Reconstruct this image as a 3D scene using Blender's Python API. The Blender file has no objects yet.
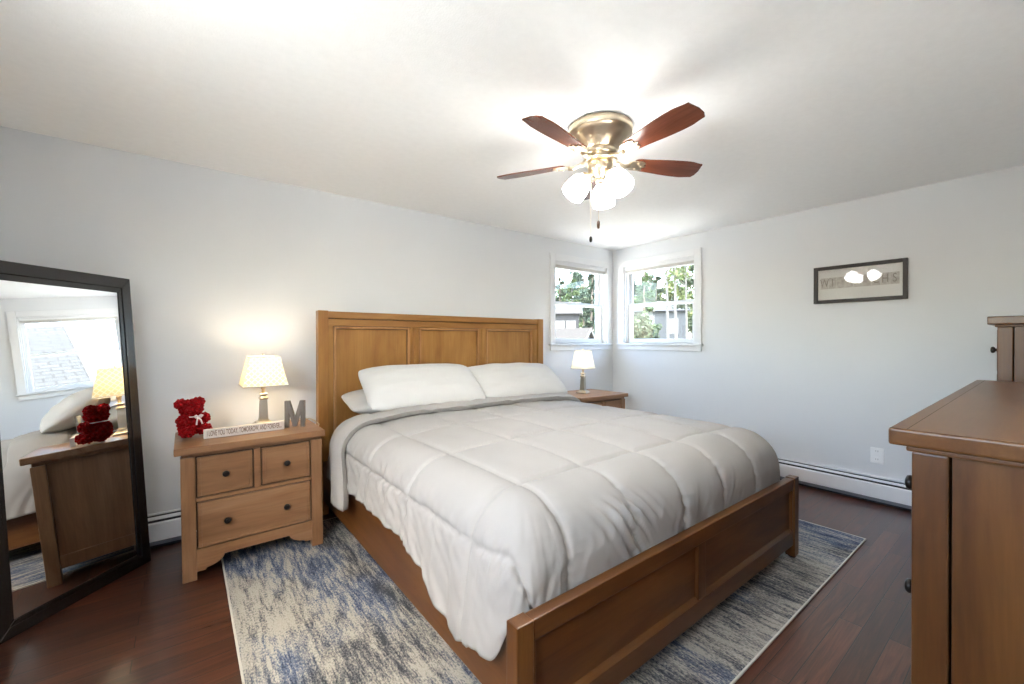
import bpy, bmesh, math, random
import numpy as np
from mathutils import Vector, Matrix, noise

random.seed(7)
PI = math.pi
SC = bpy.context.scene
COL = SC.collection

# ------------------------------------------------------------------ camera
CAM_Z = 1.217
yaw, pitch, roll = map(math.radians, (52.031, -0.2636, -0.0313))
fw = Vector((math.cos(yaw) * math.cos(pitch), math.sin(yaw) * math.cos(pitch), math.sin(pitch)))
rt = Vector((math.sin(yaw), -math.cos(yaw), 0))
up = rt.cross(fw)
rt, up = rt * math.cos(roll) + up * math.sin(roll), up * math.cos(roll) - rt * math.sin(roll)
cam_d = bpy.data.cameras.new('camera')
cam = bpy.data.objects.new('camera', cam_d)
COL.objects.link(cam)
cam_d.sensor_width = 36.0
cam_d.lens = 419.894 / 1024 * 36.0
cam_d.clip_start = 0.02
cam_d.clip_end = 400
m = Matrix((rt, up, -fw)).transposed().to_4x4()
m.translation = (0, 0, CAM_Z)
cam.matrix_world = m
SC.camera = cam

# ------------------------------------------------------------------ look, sky, sun
SC.view_settings.view_transform = 'Standard'
SC.view_settings.look = 'None'
SC.view_settings.gamma = 1.0
SC.view_settings.use_curve_mapping = False
SC.view_settings.exposure = 2.48
SC.cycles.max_bounces = 14
SC.cycles.diffuse_bounces = 10
SC.cycles.glossy_bounces = 5
SC.cycles.transparent_max_bounces = 16
SC.cycles.sample_clamp_indirect = 8.0
SC.cycles.caustics_reflective = False
SC.cycles.caustics_refractive = False

SKY_STRENGTH = 0.66
SUN_STRENGTH = 10.0
FAN_EMIT = 6.0
FAN_BULB = 78.0
LAMP_W = 0.75
LAMP_FAR_W = 0.30

w = bpy.data.worlds.new('sky')
SC.world = w
w.use_nodes = True
nt = w.node_tree
bg = nt.nodes['Background']
sky = nt.nodes.new('ShaderNodeTexSky')
sky.sky_type = 'NISHITA'
sky.sun_disc = False
sky.sun_elevation = math.radians(48)
sky.sun_rotation = math.radians(230)
sky.air_density = 1.0
sky.dust_density = 2.0
nt.links.new(sky.outputs[0], bg.inputs['Color'])
bg.inputs['Strength'].default_value = SKY_STRENGTH

sun_d = bpy.data.lights.new('sun', 'SUN')
sun_d.energy = SUN_STRENGTH
sun_d.angle = math.radians(1.0)
sun_d.color = (1.0, 0.95, 0.86)
sun = bpy.data.objects.new('sun', sun_d)
COL.objects.link(sun)
sun.rotation_euler = Vector((0.0, 0.20, -0.98)).to_track_quat('-Z', 'Y').to_euler()
sun.location = (0, -5, 30)

# room numbers
XL, XR, YF, YB, ZC = -0.74, 4.099, -0.31, 3.266, 2.30
WT = 0.16                                    # wall thickness
# window openings
AX0, AX1 = 3.125, 3.975                      # in the headboard wall
BY0, BY1 = 2.225, 3.098                      # in the right wall
WZ0, WZ1 = 1.178, 2.072
LY0, LY1 = -0.18, 1.46                        # unseen window added in the left wall for more daylight


def portal(name, loc, aim, sx, sy):
    d = bpy.data.lights.new(name, 'AREA')
    d.shape = 'RECTANGLE'
    d.size, d.size_y = sx, sy
    d.energy = 1.0
    d.cycles.is_portal = True
    o = bpy.data.objects.new(name, d)
    COL.objects.link(o)
    o.location = loc
    o.rotation_euler = Vector(aim).to_track_quat('-Z', 'Y').to_euler()


portal('window_sky_portal', ((AX0 + AX1) / 2, YB + WT + 0.01, (WZ0 + WZ1) / 2), (0, -1, 0), AX1 - AX0, WZ1 - WZ0)
portal('window_sky_portal', (XR + WT + 0.01, (BY0 + BY1) / 2, (WZ0 + WZ1) / 2), (-1, 0, 0), BY1 - BY0, WZ1 - WZ0)


portal('window_sky_portal', (XL - WT - 0.01, (LY0 + LY1) / 2, (WZ0 + WZ1) / 2), (1, 0, 0), LY1 - LY0, WZ1 - WZ0)


# ------------------------------------------------------------------ materials
def hexc(r, g, b):
    f = lambda c: (c / 255 / 12.92) if c / 255 <= 0.04045 else ((c / 255 + 0.055) / 1.055) ** 2.4
    return (f(r), f(g), f(b), 1.0)


class NT:
    def __init__(s, name):
        s.m = bpy.data.materials.new(name)
        s.m.use_nodes = True
        s.t = s.m.node_tree
        s.b = s.t.nodes['Principled BSDF']
        s.out = s.t.nodes['Material Output']

    def n(s, typ, **kw):
        o = s.t.nodes.new(typ)
        for k, v in kw.items():
            if k in o.inputs.keys():
                o.inputs[k].default_value = v
            else:
                setattr(o, k, v)
        return o

    def l(s, a, b):
        s.t.links.new(a, b)

    def coords(s, scale=(1, 1, 1), kind='Object', loc=(0, 0, 0)):
        tc = s.n('ShaderNodeTexCoord')
        mp = s.n('ShaderNodeMapping')
        mp.inputs['Scale'].default_value = scale
        mp.inputs['Location'].default_value = loc
        s.l(tc.outputs[kind], mp.inputs['Vector'])
        return mp.outputs['Vector']

    def noise(s, vec, scale, detail=3, rough=0.55, dist=0.0):
        o = s.n('ShaderNodeTexNoise')
        o.inputs['Scale'].default_value = scale
        o.inputs['Detail'].default_value = detail
        o.inputs['Roughness'].default_value = rough
        o.inputs['Distortion'].default_value = dist
        s.l(vec, o.inputs['Vector'])
        return o.outputs['Fac']

    def ramp(s, fac, stops, interp='LINEAR'):
        o = s.n('ShaderNodeValToRGB')
        o.color_ramp.interpolation = interp
        e = o.color_ramp.elements
        while len(e) < len(stops):
            e.new(0.5)
        for k, (p, c) in enumerate(stops):
            e[k].position = p
            e[k].color = c
        s.l(fac, o.inputs['Fac'])
        return o.outputs['Color']

    def mix(s, fac, a, b, mode='MIX'):
        o = s.n('ShaderNodeMix')
        o.data_type = 'RGBA'
        o.blend_type = mode
        for sock, v in ((o.inputs[0], fac), (o.inputs[6], a), (o.inputs[7], b)):
            if hasattr(v, 'node'):
                s.l(v, sock)
            else:
                sock.default_value = v
        return o.outputs[2]

    def bump(s, h, strength=0.3, dist=0.002):
        o = s.n('ShaderNodeBump')
        o.inputs['Strength'].default_value = strength
        o.inputs['Distance'].default_value = dist
        s.l(h, o.inputs['Height'])
        s.l(o.outputs['Normal'], s.b.inputs['Normal'])

    def set(s, **kw):
        for k, v in kw.items():
            k = k.replace('_', ' ')
            if hasattr(v, 'node'):
                s.l(v, s.b.inputs[k])
            else:
                s.b.inputs[k].default_value = v
        return s.m


def plain(name, col, rough=0.5, metal=0.0, var=0.06, nscale=8.0, bump=0.0, bscale=200.0, spec=0.5):
    t = NT(name)
    v = t.coords()
    f = t.noise(v, nscale, 3)
    lo = tuple(c * (1 - var) for c in col[:3]) + (1,)
    hi = tuple(min(1, c * (1 + var)) for c in col[:3]) + (1,)
    c = t.ramp(f, [(0.3, lo), (0.7, hi)])
    if bump:
        t.bump(t.noise(v, bscale, 2), bump, 0.002)
    return t.set(Base_Color=c, Roughness=rough, Metallic=metal, Specular_IOR_Level=spec)


def wood(name, dark, mid, light, axis='x', rough=0.38, scale=1.0, blotch=0.5):
    t = NT(name)
    st = {'x': (1.6, 11, 11), 'y': (11, 1.6, 11), 'z': (11, 11, 1.6)}[axis]
    v = t.coords(tuple(q * scale for q in st))
    fine = {'x': (4, 140, 140), 'y': (140, 4, 140), 'z': (140, 140, 4)}[axis]
    v2 = t.coords(tuple(q * scale for q in fine))
    bl = {'x': (2, 5, 5), 'y': (5, 2, 5), 'z': (5, 5, 2)}[axis]
    v3 = t.coords(bl, loc=(3, 1, 2))
    g = t.noise(v, 1.0, 5, 0.6, 0.6)
    c = t.ramp(g, [(0.28, dark), (0.5, mid), (0.74, light)])
    f = t.noise(v2, 1.0, 2, 0.5)
    c = t.mix(0.2, c, t.ramp(f, [(0.3, (0.45, 0.4, 0.36, 1)), (0.6, (1, 1, 1, 1))]), 'MULTIPLY')
    b = t.noise(v3, 1.0, 2)
    c = t.mix(blotch, c, t.ramp(b, [(0.3, (0.62, 0.56, 0.5, 1)), (0.65, (1, 1, 1, 1))]), 'MULTIPLY')
    t.bump(f, 0.06, 0.001)
    return t.set(Base_Color=c, Roughness=rough, Specular_IOR_Level=0.35, Coat_Weight=0.1, Coat_Roughness=0.2)


M = {}
_h = dict(dark=hexc(140, 95, 46), mid=hexc(160, 113, 58), light=hexc(176, 130, 72))
for a in 'xyz':
    M['oak_' + a] = wood('honey maple wood ' + a, axis=a, **_h)
_d = dict(dark=hexc(78, 44, 18), mid=hexc(99, 60, 26), light=hexc(118, 76, 36))  # footboard's shade is put into this darker maple; the dresser shares it
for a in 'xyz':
    M['foot_' + a] = wood('shaded brown maple wood ' + a, axis=a, **_d)
_n = dict(dark=hexc(126, 88, 56), mid=hexc(148, 107, 72), light=hexc(164, 124, 90))
for a in 'xyz':
    M['night_' + a] = wood('light brown wood ' + a, axis=a, **_n)
M['foot_top'] = wood('polished brown maple top', axis='x', rough=0.3, **_d)
M['bead'] = wood('pale bead moulding wood', hexc(156, 106, 62), hexc(178, 128, 80), hexc(192, 144, 96), 'z')
M['seam_dark'] = plain('dark wood and gap shade', hexc(58, 36, 20), 0.6)  # dark wood, also painted shade for grooves and drawer gaps
M['knob'] = plain('oil rubbed bronze', hexc(44, 38, 34), 0.32, 0.7)
M['wall'] = plain('pale grey wall paint', hexc(219, 220, 221), 0.62, var=0.012, nscale=2.0, bump=0.08, bscale=160)
M['ceil'] = plain('off white stippled ceiling paint', hexc(246, 245, 243), 0.9, var=0.015, nscale=26, bump=0.5, bscale=150)
M['trim'] = plain('white semi gloss trim paint', hexc(222, 222, 222), 0.35, var=0.01)
M['heater'] = plain('white enamel metal', hexc(236, 237, 238), 0.35, var=0.01)
M['black'] = plain('black with heater slot shade', hexc(30, 30, 33), 0.6)
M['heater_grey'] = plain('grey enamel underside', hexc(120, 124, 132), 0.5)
M['outlet'] = plain('white outlet plastic', hexc(240, 240, 240), 0.3, var=0.01)
M['bronze_frame'] = plain('espresso frame lacquer', hexc(34, 27, 24), 0.25, var=0.1)
M['pic_frame'] = plain('dark brown picture frame', hexc(40, 33, 30), 0.5, var=0.1)
M['mat'] = plain('white picture mat', hexc(228, 226, 220), 0.7, var=0.01)
M['pewter'] = plain('brushed pewter lamp metal', hexc(178, 170, 156), 0.32, 0.85, var=0.05)
M['brass'] = plain('brushed brass fan metal', hexc(218, 202, 176), 0.3, 1.0, var=0.06, nscale=20)
M['blade'] = wood('mahogany fan blade', hexc(78, 38, 24), hexc(110, 60, 40), hexc(132, 80, 54), 'x', rough=0.22, blotch=0.2)
M['fob'] = plain('walnut pull', hexc(70, 46, 30), 0.4)
M['duvet'] = plain('white cotton comforter', hexc(165, 160, 153), 0.85, var=0.015, nscale=5, bump=0.12, bscale=420, spec=0.2)
M['sheet'] = plain('white cotton sheet', hexc(200, 196, 189), 0.85, var=0.015, nscale=5, bump=0.1, bscale=420, spec=0.2)
M['ivory'] = plain('ivory lamp cord', hexc(206, 190, 160), 0.5)
M['letter'] = wood('weathered grey letter', hexc(92, 85, 75), hexc(120, 111, 100), hexc(144, 135, 123), 'z', rough=0.45, blotch=0.2)
M['sign'] = plain('whitewashed sign board', hexc(214, 202, 188), 0.7, var=0.08, nscale=30)
M['ink'] = plain('brown sign lettering', hexc(132, 108, 90), 0.7)
M['red'] = plain('red foam roses', hexc(176, 14, 22), 0.62, var=0.35, nscale=60, spec=0.3)
M['ribbon'] = plain('pale satin ribbon', hexc(226, 206, 204), 0.35, var=0.04)
M['backing'] = plain('dark mirror back', hexc(30, 26, 24), 0.7)

t = NT('mirror silvering')
t.l(t.noise(t.coords(), 3.0), t.n('ShaderNodeMath', operation='MULTIPLY').inputs[0])
M['mirror'] = t.set(Base_Color=(0.88, 0.89, 0.89, 1), Metallic=1.0, Roughness=0.0)


def glass_mat(name, tint, refl):
    t = NT(name)
    tr = t.n('ShaderNodeBsdfTransparent')
    tr.inputs['Color'].default_value = tint
    gl = t.n('ShaderNodeBsdfGlossy')
    gl.inputs['Roughness'].default_value = 0.0
    fr = t.n('ShaderNodeFresnel')
    fr.inputs['IOR'].default_value = refl
    mx = t.n('ShaderNodeMixShader')
    ge = t.n('ShaderNodeNewGeometry')
    inv = t.n('ShaderNodeMath', operation='SUBTRACT')
    inv.inputs[0].default_value = 1.0
    t.l(ge.outputs['Backfacing'], inv.inputs[1])
    mu_ = t.n('ShaderNodeMath', operation='MULTIPLY')
    t.l(fr.outputs[0], mu_.inputs[0])
    t.l(inv.outputs[0], mu_.inputs[1])
    t.l(mu_.outputs[0], mx.inputs[0])
    t.l(tr.outputs[0], mx.inputs[1])
    t.l(gl.outputs[0], mx.inputs[2])
    t.l(mx.outputs[0], t.out.inputs['Surface'])
    t.t.nodes.remove(t.b)
    return t.m


M['pane'] = glass_mat('window glass', (0.96, 0.98, 0.97, 1), 1.45)
M['pic_glass'] = glass_mat('picture glass', (0.97, 0.97, 0.97, 1), 1.5)


def lamp_shade(name, col, lattice, strength):
    t = NT(name)
    c = col
    if lattice:
        tc = t.n('ShaderNodeTexCoord')
        ws = []
        for ang in (PI / 4, -PI / 4):
            mp = t.n('ShaderNodeMapping')
            mp.inputs['Rotation'].default_value = (0, ang, 0)
            t.l(tc.outputs['UV'], mp.inputs['Vector'])
            mp2 = t.n('ShaderNodeMapping')
            mp2.inputs['Rotation'].default_value = (0, 0, ang)
            t.l(tc.outputs['UV'], mp2.inputs['Vector'])
            wv = t.n('ShaderNodeTexWave')
            wv.wave_type = 'BANDS'
            wv.bands_direction = 'X'
            wv.inputs['Scale'].default_value = 1.35
            t.l(mp2.outputs['Vector'], wv.inputs['Vector'])
            ws.append(wv.outputs['Fac'])
        mx = t.n('ShaderNodeMath', operation='MAXIMUM')
        t.l(ws[0], mx.inputs[0])
        t.l(ws[1], mx.inputs[1])
        c = t.ramp(mx.outputs[0], [(0.80, tuple(q * f for q, f in zip(col[:3], (0.93, 0.85, 0.64))) + (1,)), (0.93, col)])
    di = t.n('ShaderNodeBsdfDiffuse')
    tl = t.n('ShaderNodeBsdfTranslucent')
    for nd in (di, tl):
        if hasattr(c, 'node'):
            t.l(c, nd.inputs['Color'])
        else:
            nd.inputs['Color'].default_value = c
    mx = t.n('ShaderNodeMixShader')
    mx.inputs[0].default_value = 0.30
    t.l(di.outputs[0], mx.inputs[1])
    t.l(tl.outputs[0], mx.inputs[2])
    em = t.n('ShaderNodeEmission')
    em.inputs['Strength'].default_value = strength
    if hasattr(c, 'node'):
        t.l(c, em.inputs['Color'])
    else:
        em.inputs['Color'].default_value = c
    ad = t.n('ShaderNodeAddShader')
    t.l(mx.outputs[0], ad.inputs[0])
    t.l(em.outputs[0], ad.inputs[1])
    t.l(ad.outputs[0], t.out.inputs['Surface'])
    t.t.nodes.remove(t.b)
    return t.m


M['shade_lattice'] = lamp_shade('lattice patterned lamp shade', (0.93, 0.90, 0.80, 1), True, 0.03)
M['shade_plain'] = lamp_shade('plain cream lamp shade', (0.90, 0.88, 0.80, 1), False, 0.03)


def emit(name, col, strength):
    t = NT(name)
    v = t.coords()
    f = t.noise(v, 5.0)
    c = t.ramp(f, [(0.3, col), (0.7, tuple(min(1, q * 1.03) for q in col[:3]) + (1,))])
    return t.set(Base_Color=(0.9, 0.9, 0.9, 1), Emission_Color=c, Emission_Strength=strength)


M['fan_glass'] = emit('lit frosted glass shade', (1.0, 0.965, 0.93, 1), FAN_EMIT)
M['fan_bulb'] = emit('lit fan bulb', (1.0, 0.965, 0.93, 1), FAN_BULB)
M['bulb'] = emit('lit bulb', (1.0, 0.86, 0.64, 1), 6.0)


def floor_mat():
    t = NT('dark hardwood floor planks')
    v = t.coords()
    br = t.n('ShaderNodeTexBrick')
    br.offset = 0.37
    br.offset_frequency = 2
    br.inputs['Scale'].default_value = 1.0
    br.inputs['Brick Width'].default_value = 0.92
    br.inputs['Row Height'].default_value = 0.083
    br.inputs['Mortar Size'].default_value = 0.002
    br.inputs['Mortar Smooth'].default_value = 0.3
    br.inputs['Color1'].default_value = (0, 0, 0, 1)
    br.inputs['Color2'].default_value = (1, 1, 1, 1)
    br.inputs['Mortar'].default_value = (0.5, 0.5, 0.5, 1)
    t.l(v, br.inputs['Vector'])
    # shift the grain per plank
    sep = t.n('ShaderNodeVectorMath', operation='SCALE')
    sep.inputs['Scale'].default_value = 7.0
    t.l(br.outputs['Color'], sep.inputs[0])
    ad = t.n('ShaderNodeVectorMath', operation='ADD')
    t.l(v, ad.inputs[0])
    t.l(sep.outputs[0], ad.inputs[1])
    mp = t.n('ShaderNodeMapping')
    mp.inputs['Scale'].default_value = (2.2, 26, 1)
    t.l(ad.outputs[0], mp.inputs['Vector'])
    g = t.noise(mp.outputs[0], 1.0, 5, 0.62, 1.2)
    mp2 = t.n('ShaderNodeMapping')
    mp2.inputs['Scale'].default_value = (6, 240, 1)
    t.l(ad.outputs[0], mp2.inputs['Vector'])
    g2 = t.noise(mp2.outputs[0], 1.0, 2)
    c = t.ramp(g, [(0.25, hexc(48, 24, 15)), (0.5, hexc(84, 47, 32)), (0.78, hexc(114, 69, 48))])
    pv = t.ramp(br.outputs['Color'], [(0.0, (0.55, 0.53, 0.52, 1)), (1.0, (1.2, 1.15, 1.1, 1))])
    c = t.mix(1.0, c, pv, 'MULTIPLY')
    c = t.mix(0.4, c, t.ramp(g2, [(0.3, (0.4, 0.36, 0.34, 1)), (0.6, (1, 1, 1, 1))]), 'MULTIPLY')
    c = t.mix(br.outputs['Fac'], c, hexc(22, 10, 7))
    inv = t.n('ShaderNodeMath', operation='SUBTRACT')
    inv.inputs[0].default_value = 1.0
    t.l(br.outputs['Fac'], inv.inputs[1])
    hh = t.n('ShaderNodeMath', operation='MULTIPLY_ADD')
    hh.inputs[1].default_value = 0.12
    t.l(g2, hh.inputs[0])
    t.l(inv.outputs[0], hh.inputs[2])
    t.bump(hh.outputs[0], 0.25, 0.0015)
    r = t.ramp(g, [(0.2, (0.26,) * 3 + (1,)), (0.8, (0.36,) * 3 + (1,))])
    return t.set(Base_Color=c, Roughness=r, Coat_Weight=0.5, Coat_Roughness=0.2)


M['floor'] = floor_mat()


def rug_mat():
    t = NT('streaked blue grey and cream rug pile')
    v1 = t.coords((20, 3.2, 1))
    v2 = t.coords((62, 8.5, 1), loc=(4, 2, 0))
    v3 = t.coords((1.5, 1.0, 1), loc=(1.3, 0.2, 0))
    v4 = t.coords((170, 85, 1))
    v5 = t.coords((3.2, 1.6, 1), loc=(9.3, 4.2, 0))
    a = t.noise(v1, 1.0, 4, 0.6, 0.1)
    b = t.noise(v2, 1.0, 3, 0.65, 0.1)
    m1 = t.n('ShaderNodeMath', operation='MULTIPLY_ADD')
    m1.inputs[1].default_value = 0.55
    t.l(b, m1.inputs[0])
    m2 = t.n('ShaderNodeMath', operation='MULTIPLY')
    m2.inputs[1].default_value = 0.45
    t.l(a, m2.inputs[0])
    t.l(m2.outputs[0], m1.inputs[2])
    big = t.noise(v3, 1.0, 2)
    m3 = t.n('ShaderNodeMath', operation='MULTIPLY_ADD')
    m3.inputs[1].default_value = 0.5
    t.l(big, m3.inputs[0])
    t.l(m1.outputs[0], m3.inputs[2])
    pile = t.noise(v4, 1.0, 2, 0.7)
    m4 = t.n('ShaderNodeMath', operation='MULTIPLY_ADD')
    m4.inputs[1].default_value = 0.46
    t.l(pile, m4.inputs[0])
    t.l(m3.outputs[0], m4.inputs[2])
    m5 = t.n('ShaderNodeMath', operation='SUBTRACT')
    m5.inputs[1].default_value = 0.17
    t.l(m4.outputs[0], m5.inputs[0])
    fac = m5.outputs[0]
    cream, taupe, grey, dark = hexc(182, 176, 164), hexc(150, 145, 136), hexc(114, 114, 115), hexc(72, 74, 78)
    c1 = t.ramp(fac, [(0.70, dark), (0.775, grey), (0.835, taupe), (0.91, cream)])
    c2 = t.ramp(fac, [(0.66, hexc(60, 69, 90)), (0.755, hexc(94, 105, 126)), (0.825, hexc(136, 139, 145)), (0.90, cream)])
    bm_ = t.ramp(t.noise(v5, 1.0, 2), [(0.44, (0, 0, 0, 1)), (0.56, (1, 1, 1, 1))])
    c = t.mix(bm_, c1, c2)
    c = t.mix(0.5, c, t.ramp(pile, [(0.3, (0.62, 0.62, 0.62, 1)), (0.6, (1, 1, 1, 1))]), 'MULTIPLY')
    t.bump(pile, 0.7, 0.006)
    return t.set(Base_Color=c, Roughness=0.95, Specular_IOR_Level=0.1)


M['rug'] = rug_mat()
M['rug_edge'] = plain('cream rug binding', hexc(206, 200, 188), 0.9, bump=0.4, bscale=300)


# ------------------------------------------------------------------ mesh helpers
def box(bm, lo, hi, bev=0.003, seg=2):
    lo, hi = Vector(lo), Vector(hi)
    lo, hi = Vector(map(min, lo, hi)), Vector(map(max, lo, hi))
    tb = bmesh.new()
    r = bmesh.ops.create_cube(tb, size=1.0)
    for v in tb.verts:
        v.co = Vector((lo[i] + (v.co[i] + 0.5) * (hi[i] - lo[i]) for i in range(3)))
    bv = min(bev, 0.45 * min(hi - lo))
    if bv > 1e-5:
        bmesh.ops.bevel(tb, geom=list(tb.edges), offset=bv, segments=seg, profile=0.6, affect='EDGES')
    merge(bm, tb)


def merge(bm, tb, mat=None):
    mp = {}
    for v in tb.verts:
        mp[v] = bm.verts.new(mat @ v.co if mat else v.co)
    for f in tb.faces:
        try:
            nf = bm.faces.new([mp[v] for v in f.verts])
            nf.smooth = f.smooth
        except ValueError:
            pass
    tb.free()


def lathe(bm, prof, seg=32, c=(0, 0, 0), mat=None, cap=True, n_side=None):
    seg = n_side or seg
    rings = []
    for r, z in prof:
        ring = []
        for k in range(seg):
            a = 2 * PI * k / seg + (PI / seg if n_side else 0)
            p = Vector((r * math.cos(a), r * math.sin(a), z))
            p = (mat @ p) if mat else p + Vector(c)
            ring.append(bm.verts.new(p))
        rings.append(ring)
    for a, b in zip(rings, rings[1:]):
        for k in range(seg):
            f = bm.faces.new((a[k], a[(k + 1) % seg], b[(k + 1) % seg], b[k]))
            f.smooth = n_side is None
    if cap:
        bm.faces.new(rings[0][::-1])
        bm.faces.new(rings[-1])


def tube(bm, pts, r, seg=10, radii=None):
    pts = [Vector(p) for p in pts]
    rings = []
    pn = None
    for i, p in enumerate(pts):
        d = (pts[min(i + 1, len(pts) - 1)] - pts[max(i - 1, 0)]).normalized()
        if pn is None:
            pn = d.orthogonal().normalized()
        pn = (pn - d * pn.dot(d)).normalized()
        bn = d.cross(pn)
        rr = radii[i] if radii else r
        rings.append([bm.verts.new(p + (pn * math.cos(2 * PI * k / seg) + bn * math.sin(2 * PI * k / seg)) * rr) for k in range(seg)])
    for a, b in zip(rings, rings[1:]):
        for k in range(seg):
            f = bm.faces.new((a[k], a[(k + 1) % seg], b[(k + 1) % seg], b[k]))
            f.smooth = True
    bm.faces.new(rings[0][::-1])
    bm.faces.new(rings[-1])


def prism(bm, poly, axis, a, b, bev=0.0):
    """poly: 2-D outline in the two other axes (cyclic order), pushed from a to b along axis"""
    tb = bmesh.new()
    ax = 'xyz'.index(axis)

    def P(q, t):
        o = [0, 0, 0]
        rest = [i for i in range(3) if i != ax]
        o[rest[0]], o[rest[1]], o[ax] = q[0], q[1], t
        return Vector(o)
    A = [tb.verts.new(P(q, a)) for q in poly]
    B = [tb.verts.new(P(q, b)) for q in poly]
    n = len(poly)
    for k in range(n):
        tb.faces.new((A[k], A[(k + 1) % n], B[(k + 1) % n], B[k]))
    tb.faces.new(A[::-1])
    tb.faces.new(B)
    bmesh.ops.recalc_face_normals(tb, faces=list(tb.faces))
    if bev:
        bmesh.ops.bevel(tb, geom=list(tb.edges), offset=bev, segments=2, profile=0.6, affect='EDGES')
    merge(bm, tb)


def frame(bm, axis, at0, at1, o, i, bev=0.003):
    """rectangular ring: o=(u0,u1,v0,v1) outer, i inner, spanning at0..at1 along axis"""
    def b(u0, u1, v0, v1):
        rest = [k for k in range(3) if k != 'xyz'.index(axis)]
        lo, hi = [0, 0, 0], [0, 0, 0]
        ax = 'xyz'.index(axis)
        lo[ax], hi[ax] = at0, at1
        lo[rest[0]], hi[rest[0]] = u0, u1
        lo[rest[1]], hi[rest[1]] = v0, v1
        box(bm, lo, hi, bev)
    b(o[0], i[0], o[2], o[3])
    b(i[1], o[1], o[2], o[3])
    b(i[0], i[1], o[2], i[2])
    b(i[0], i[1], i[3], o[3])


def obj(name, bm, mat, parent=None, world=True, smooth=False, uv=False):
    """link bm as one mesh; with a parent, bm is given in world space unless world=False"""
    bmesh.ops.recalc_face_normals(bm, faces=list(bm.faces))
    me = bpy.data.meshes.new(name)
    o = bpy.data.objects.new(name, me)
    COL.objects.link(o)
    if parent is not None:
        o.parent = parent
        if world:
            r = parent
            off = Vector((0, 0, 0))
            while r is not None:
                off += r.location
                r = r.parent
            bm.transform(Matrix.Translation(-off))
    elif world:
        cs = [v.co for v in bm.verts]
        if cs:
            c = Vector(((min(v.x for v in cs) + max(v.x for v in cs)) / 2,
                        (min(v.y for v in cs) + max(v.y for v in cs)) / 2, min(v.z for v in cs)))
            bm.transform(Matrix.Translation(-c))
            o.location = c
    if smooth:
        for f in bm.faces:
            f.smooth = True
    bm.to_mesh(me)
    bm.free()
    me.materials.append(mat)
    return o


def tag(o, label=None, cat=None, group=None, kind=None):
    for k, v in (('label', label), ('category', cat), ('group', group), ('kind', kind)):
        if v:
            o[k] = v
    return o


def thing(name, label, cat, loc, rz=0.0, group=None):
    o = bpy.data.objects.new(name, None)
    COL.objects.link(o)
    o.location = loc
    o.rotation_euler = (0, 0, rz)
    o.empty_display_size = 0.1
    return tag(o, label, cat, group)


def copy_thing(src, loc, rz, label):
    c = src.copy()
    COL.objects.link(c)
    c.location = loc
    c.rotation_euler = (0, 0, rz)
    c['label'] = label

    def rec(a, b):
        for ch in [q for q in bpy.data.objects if q.parent == a]:
            d = ch.copy()
            COL.objects.link(d)
            d.parent = b
            rec(ch, d)
    rec(src, c)
    return c


def B():
    return bmesh.new()


def text_bm(s, size, depth, mat, tracking=1.0, sx=1.0, bold=0.0):
    cu = bpy.data.curves.new('lettering', 'FONT')
    cu.body = s
    cu.size = size
    cu.extrude = depth
    cu.offset = bold
    cu.align_x = 'CENTER'
    cu.align_y = 'CENTER'
    cu.space_character = tracking
    o = bpy.data.objects.new('lettering', cu)
    COL.objects.link(o)
    dg = bpy.context.evaluated_depsgraph_get()
    me = bpy.data.meshes.new_from_object(o.evaluated_get(dg))
    bm = bmesh.new()
    bm.from_mesh(me)
    bpy.data.objects.remove(o)
    bpy.data.curves.remove(cu)
    bpy.data.meshes.remove(me)
    bm.transform(mat @ Matrix.Diagonal((sx, 1, 1, 1)))
    return bm


# ------------------------------------------------------------------ room shell
def struct(name, bm, mat):
    o = obj(name, bm, mat)
    return tag(o, kind='structure')


bm = B(); box(bm, (XL - WT, YF - WT, -0.12), (XR + WT, YB + WT, 0), 0)
o = struct('floor', bm, M['floor'])
bm = B(); box(bm, (XL - WT, YF - WT, ZC), (XR + WT, YB + WT, ZC + 0.12), 0); struct('ceiling', bm, M['ceil'])
bm = B()
box(bm, (XL - WT, YF - WT, 0), (XL, LY0, ZC), 0)
box(bm, (XL - WT, LY1, 0), (XL, YB + WT, ZC), 0)
box(bm, (XL - WT, LY0, 0), (XL, LY1, WZ0), 0)
box(bm, (XL - WT, LY0, WZ1), (XL, LY1, ZC), 0)
struct('wall_left', bm, M['wall'])
bm = B(); box(bm, (XL, YF - WT, 0), (XR, YF, ZC), 0); struct('wall_front', bm, M['wall'])
bm = B()
box(bm, (XL, YB, 0), (AX0, YB + WT, ZC), 0)
box(bm, (AX1, YB, 0), (XR, YB + WT, ZC), 0)
box(bm, (AX0, YB, 0), (AX1, YB + WT, WZ0), 0)
box(bm, (AX0, YB, WZ1), (AX1, YB + WT, ZC), 0)
struct('wall_back', bm, M['wall'])
bm = B()
box(bm, (XR, YF - WT, 0), (XR + WT, BY0, ZC), 0)
box(bm, (XR, BY1, 0), (XR + WT, YB + WT, ZC), 0)
box(bm, (XR, BY0, 0), (XR + WT, BY1, WZ0), 0)
box(bm, (XR, BY0, WZ1), (XR + WT, BY1, ZC), 0)
struct('wall_right', bm, M['wall'])


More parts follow.
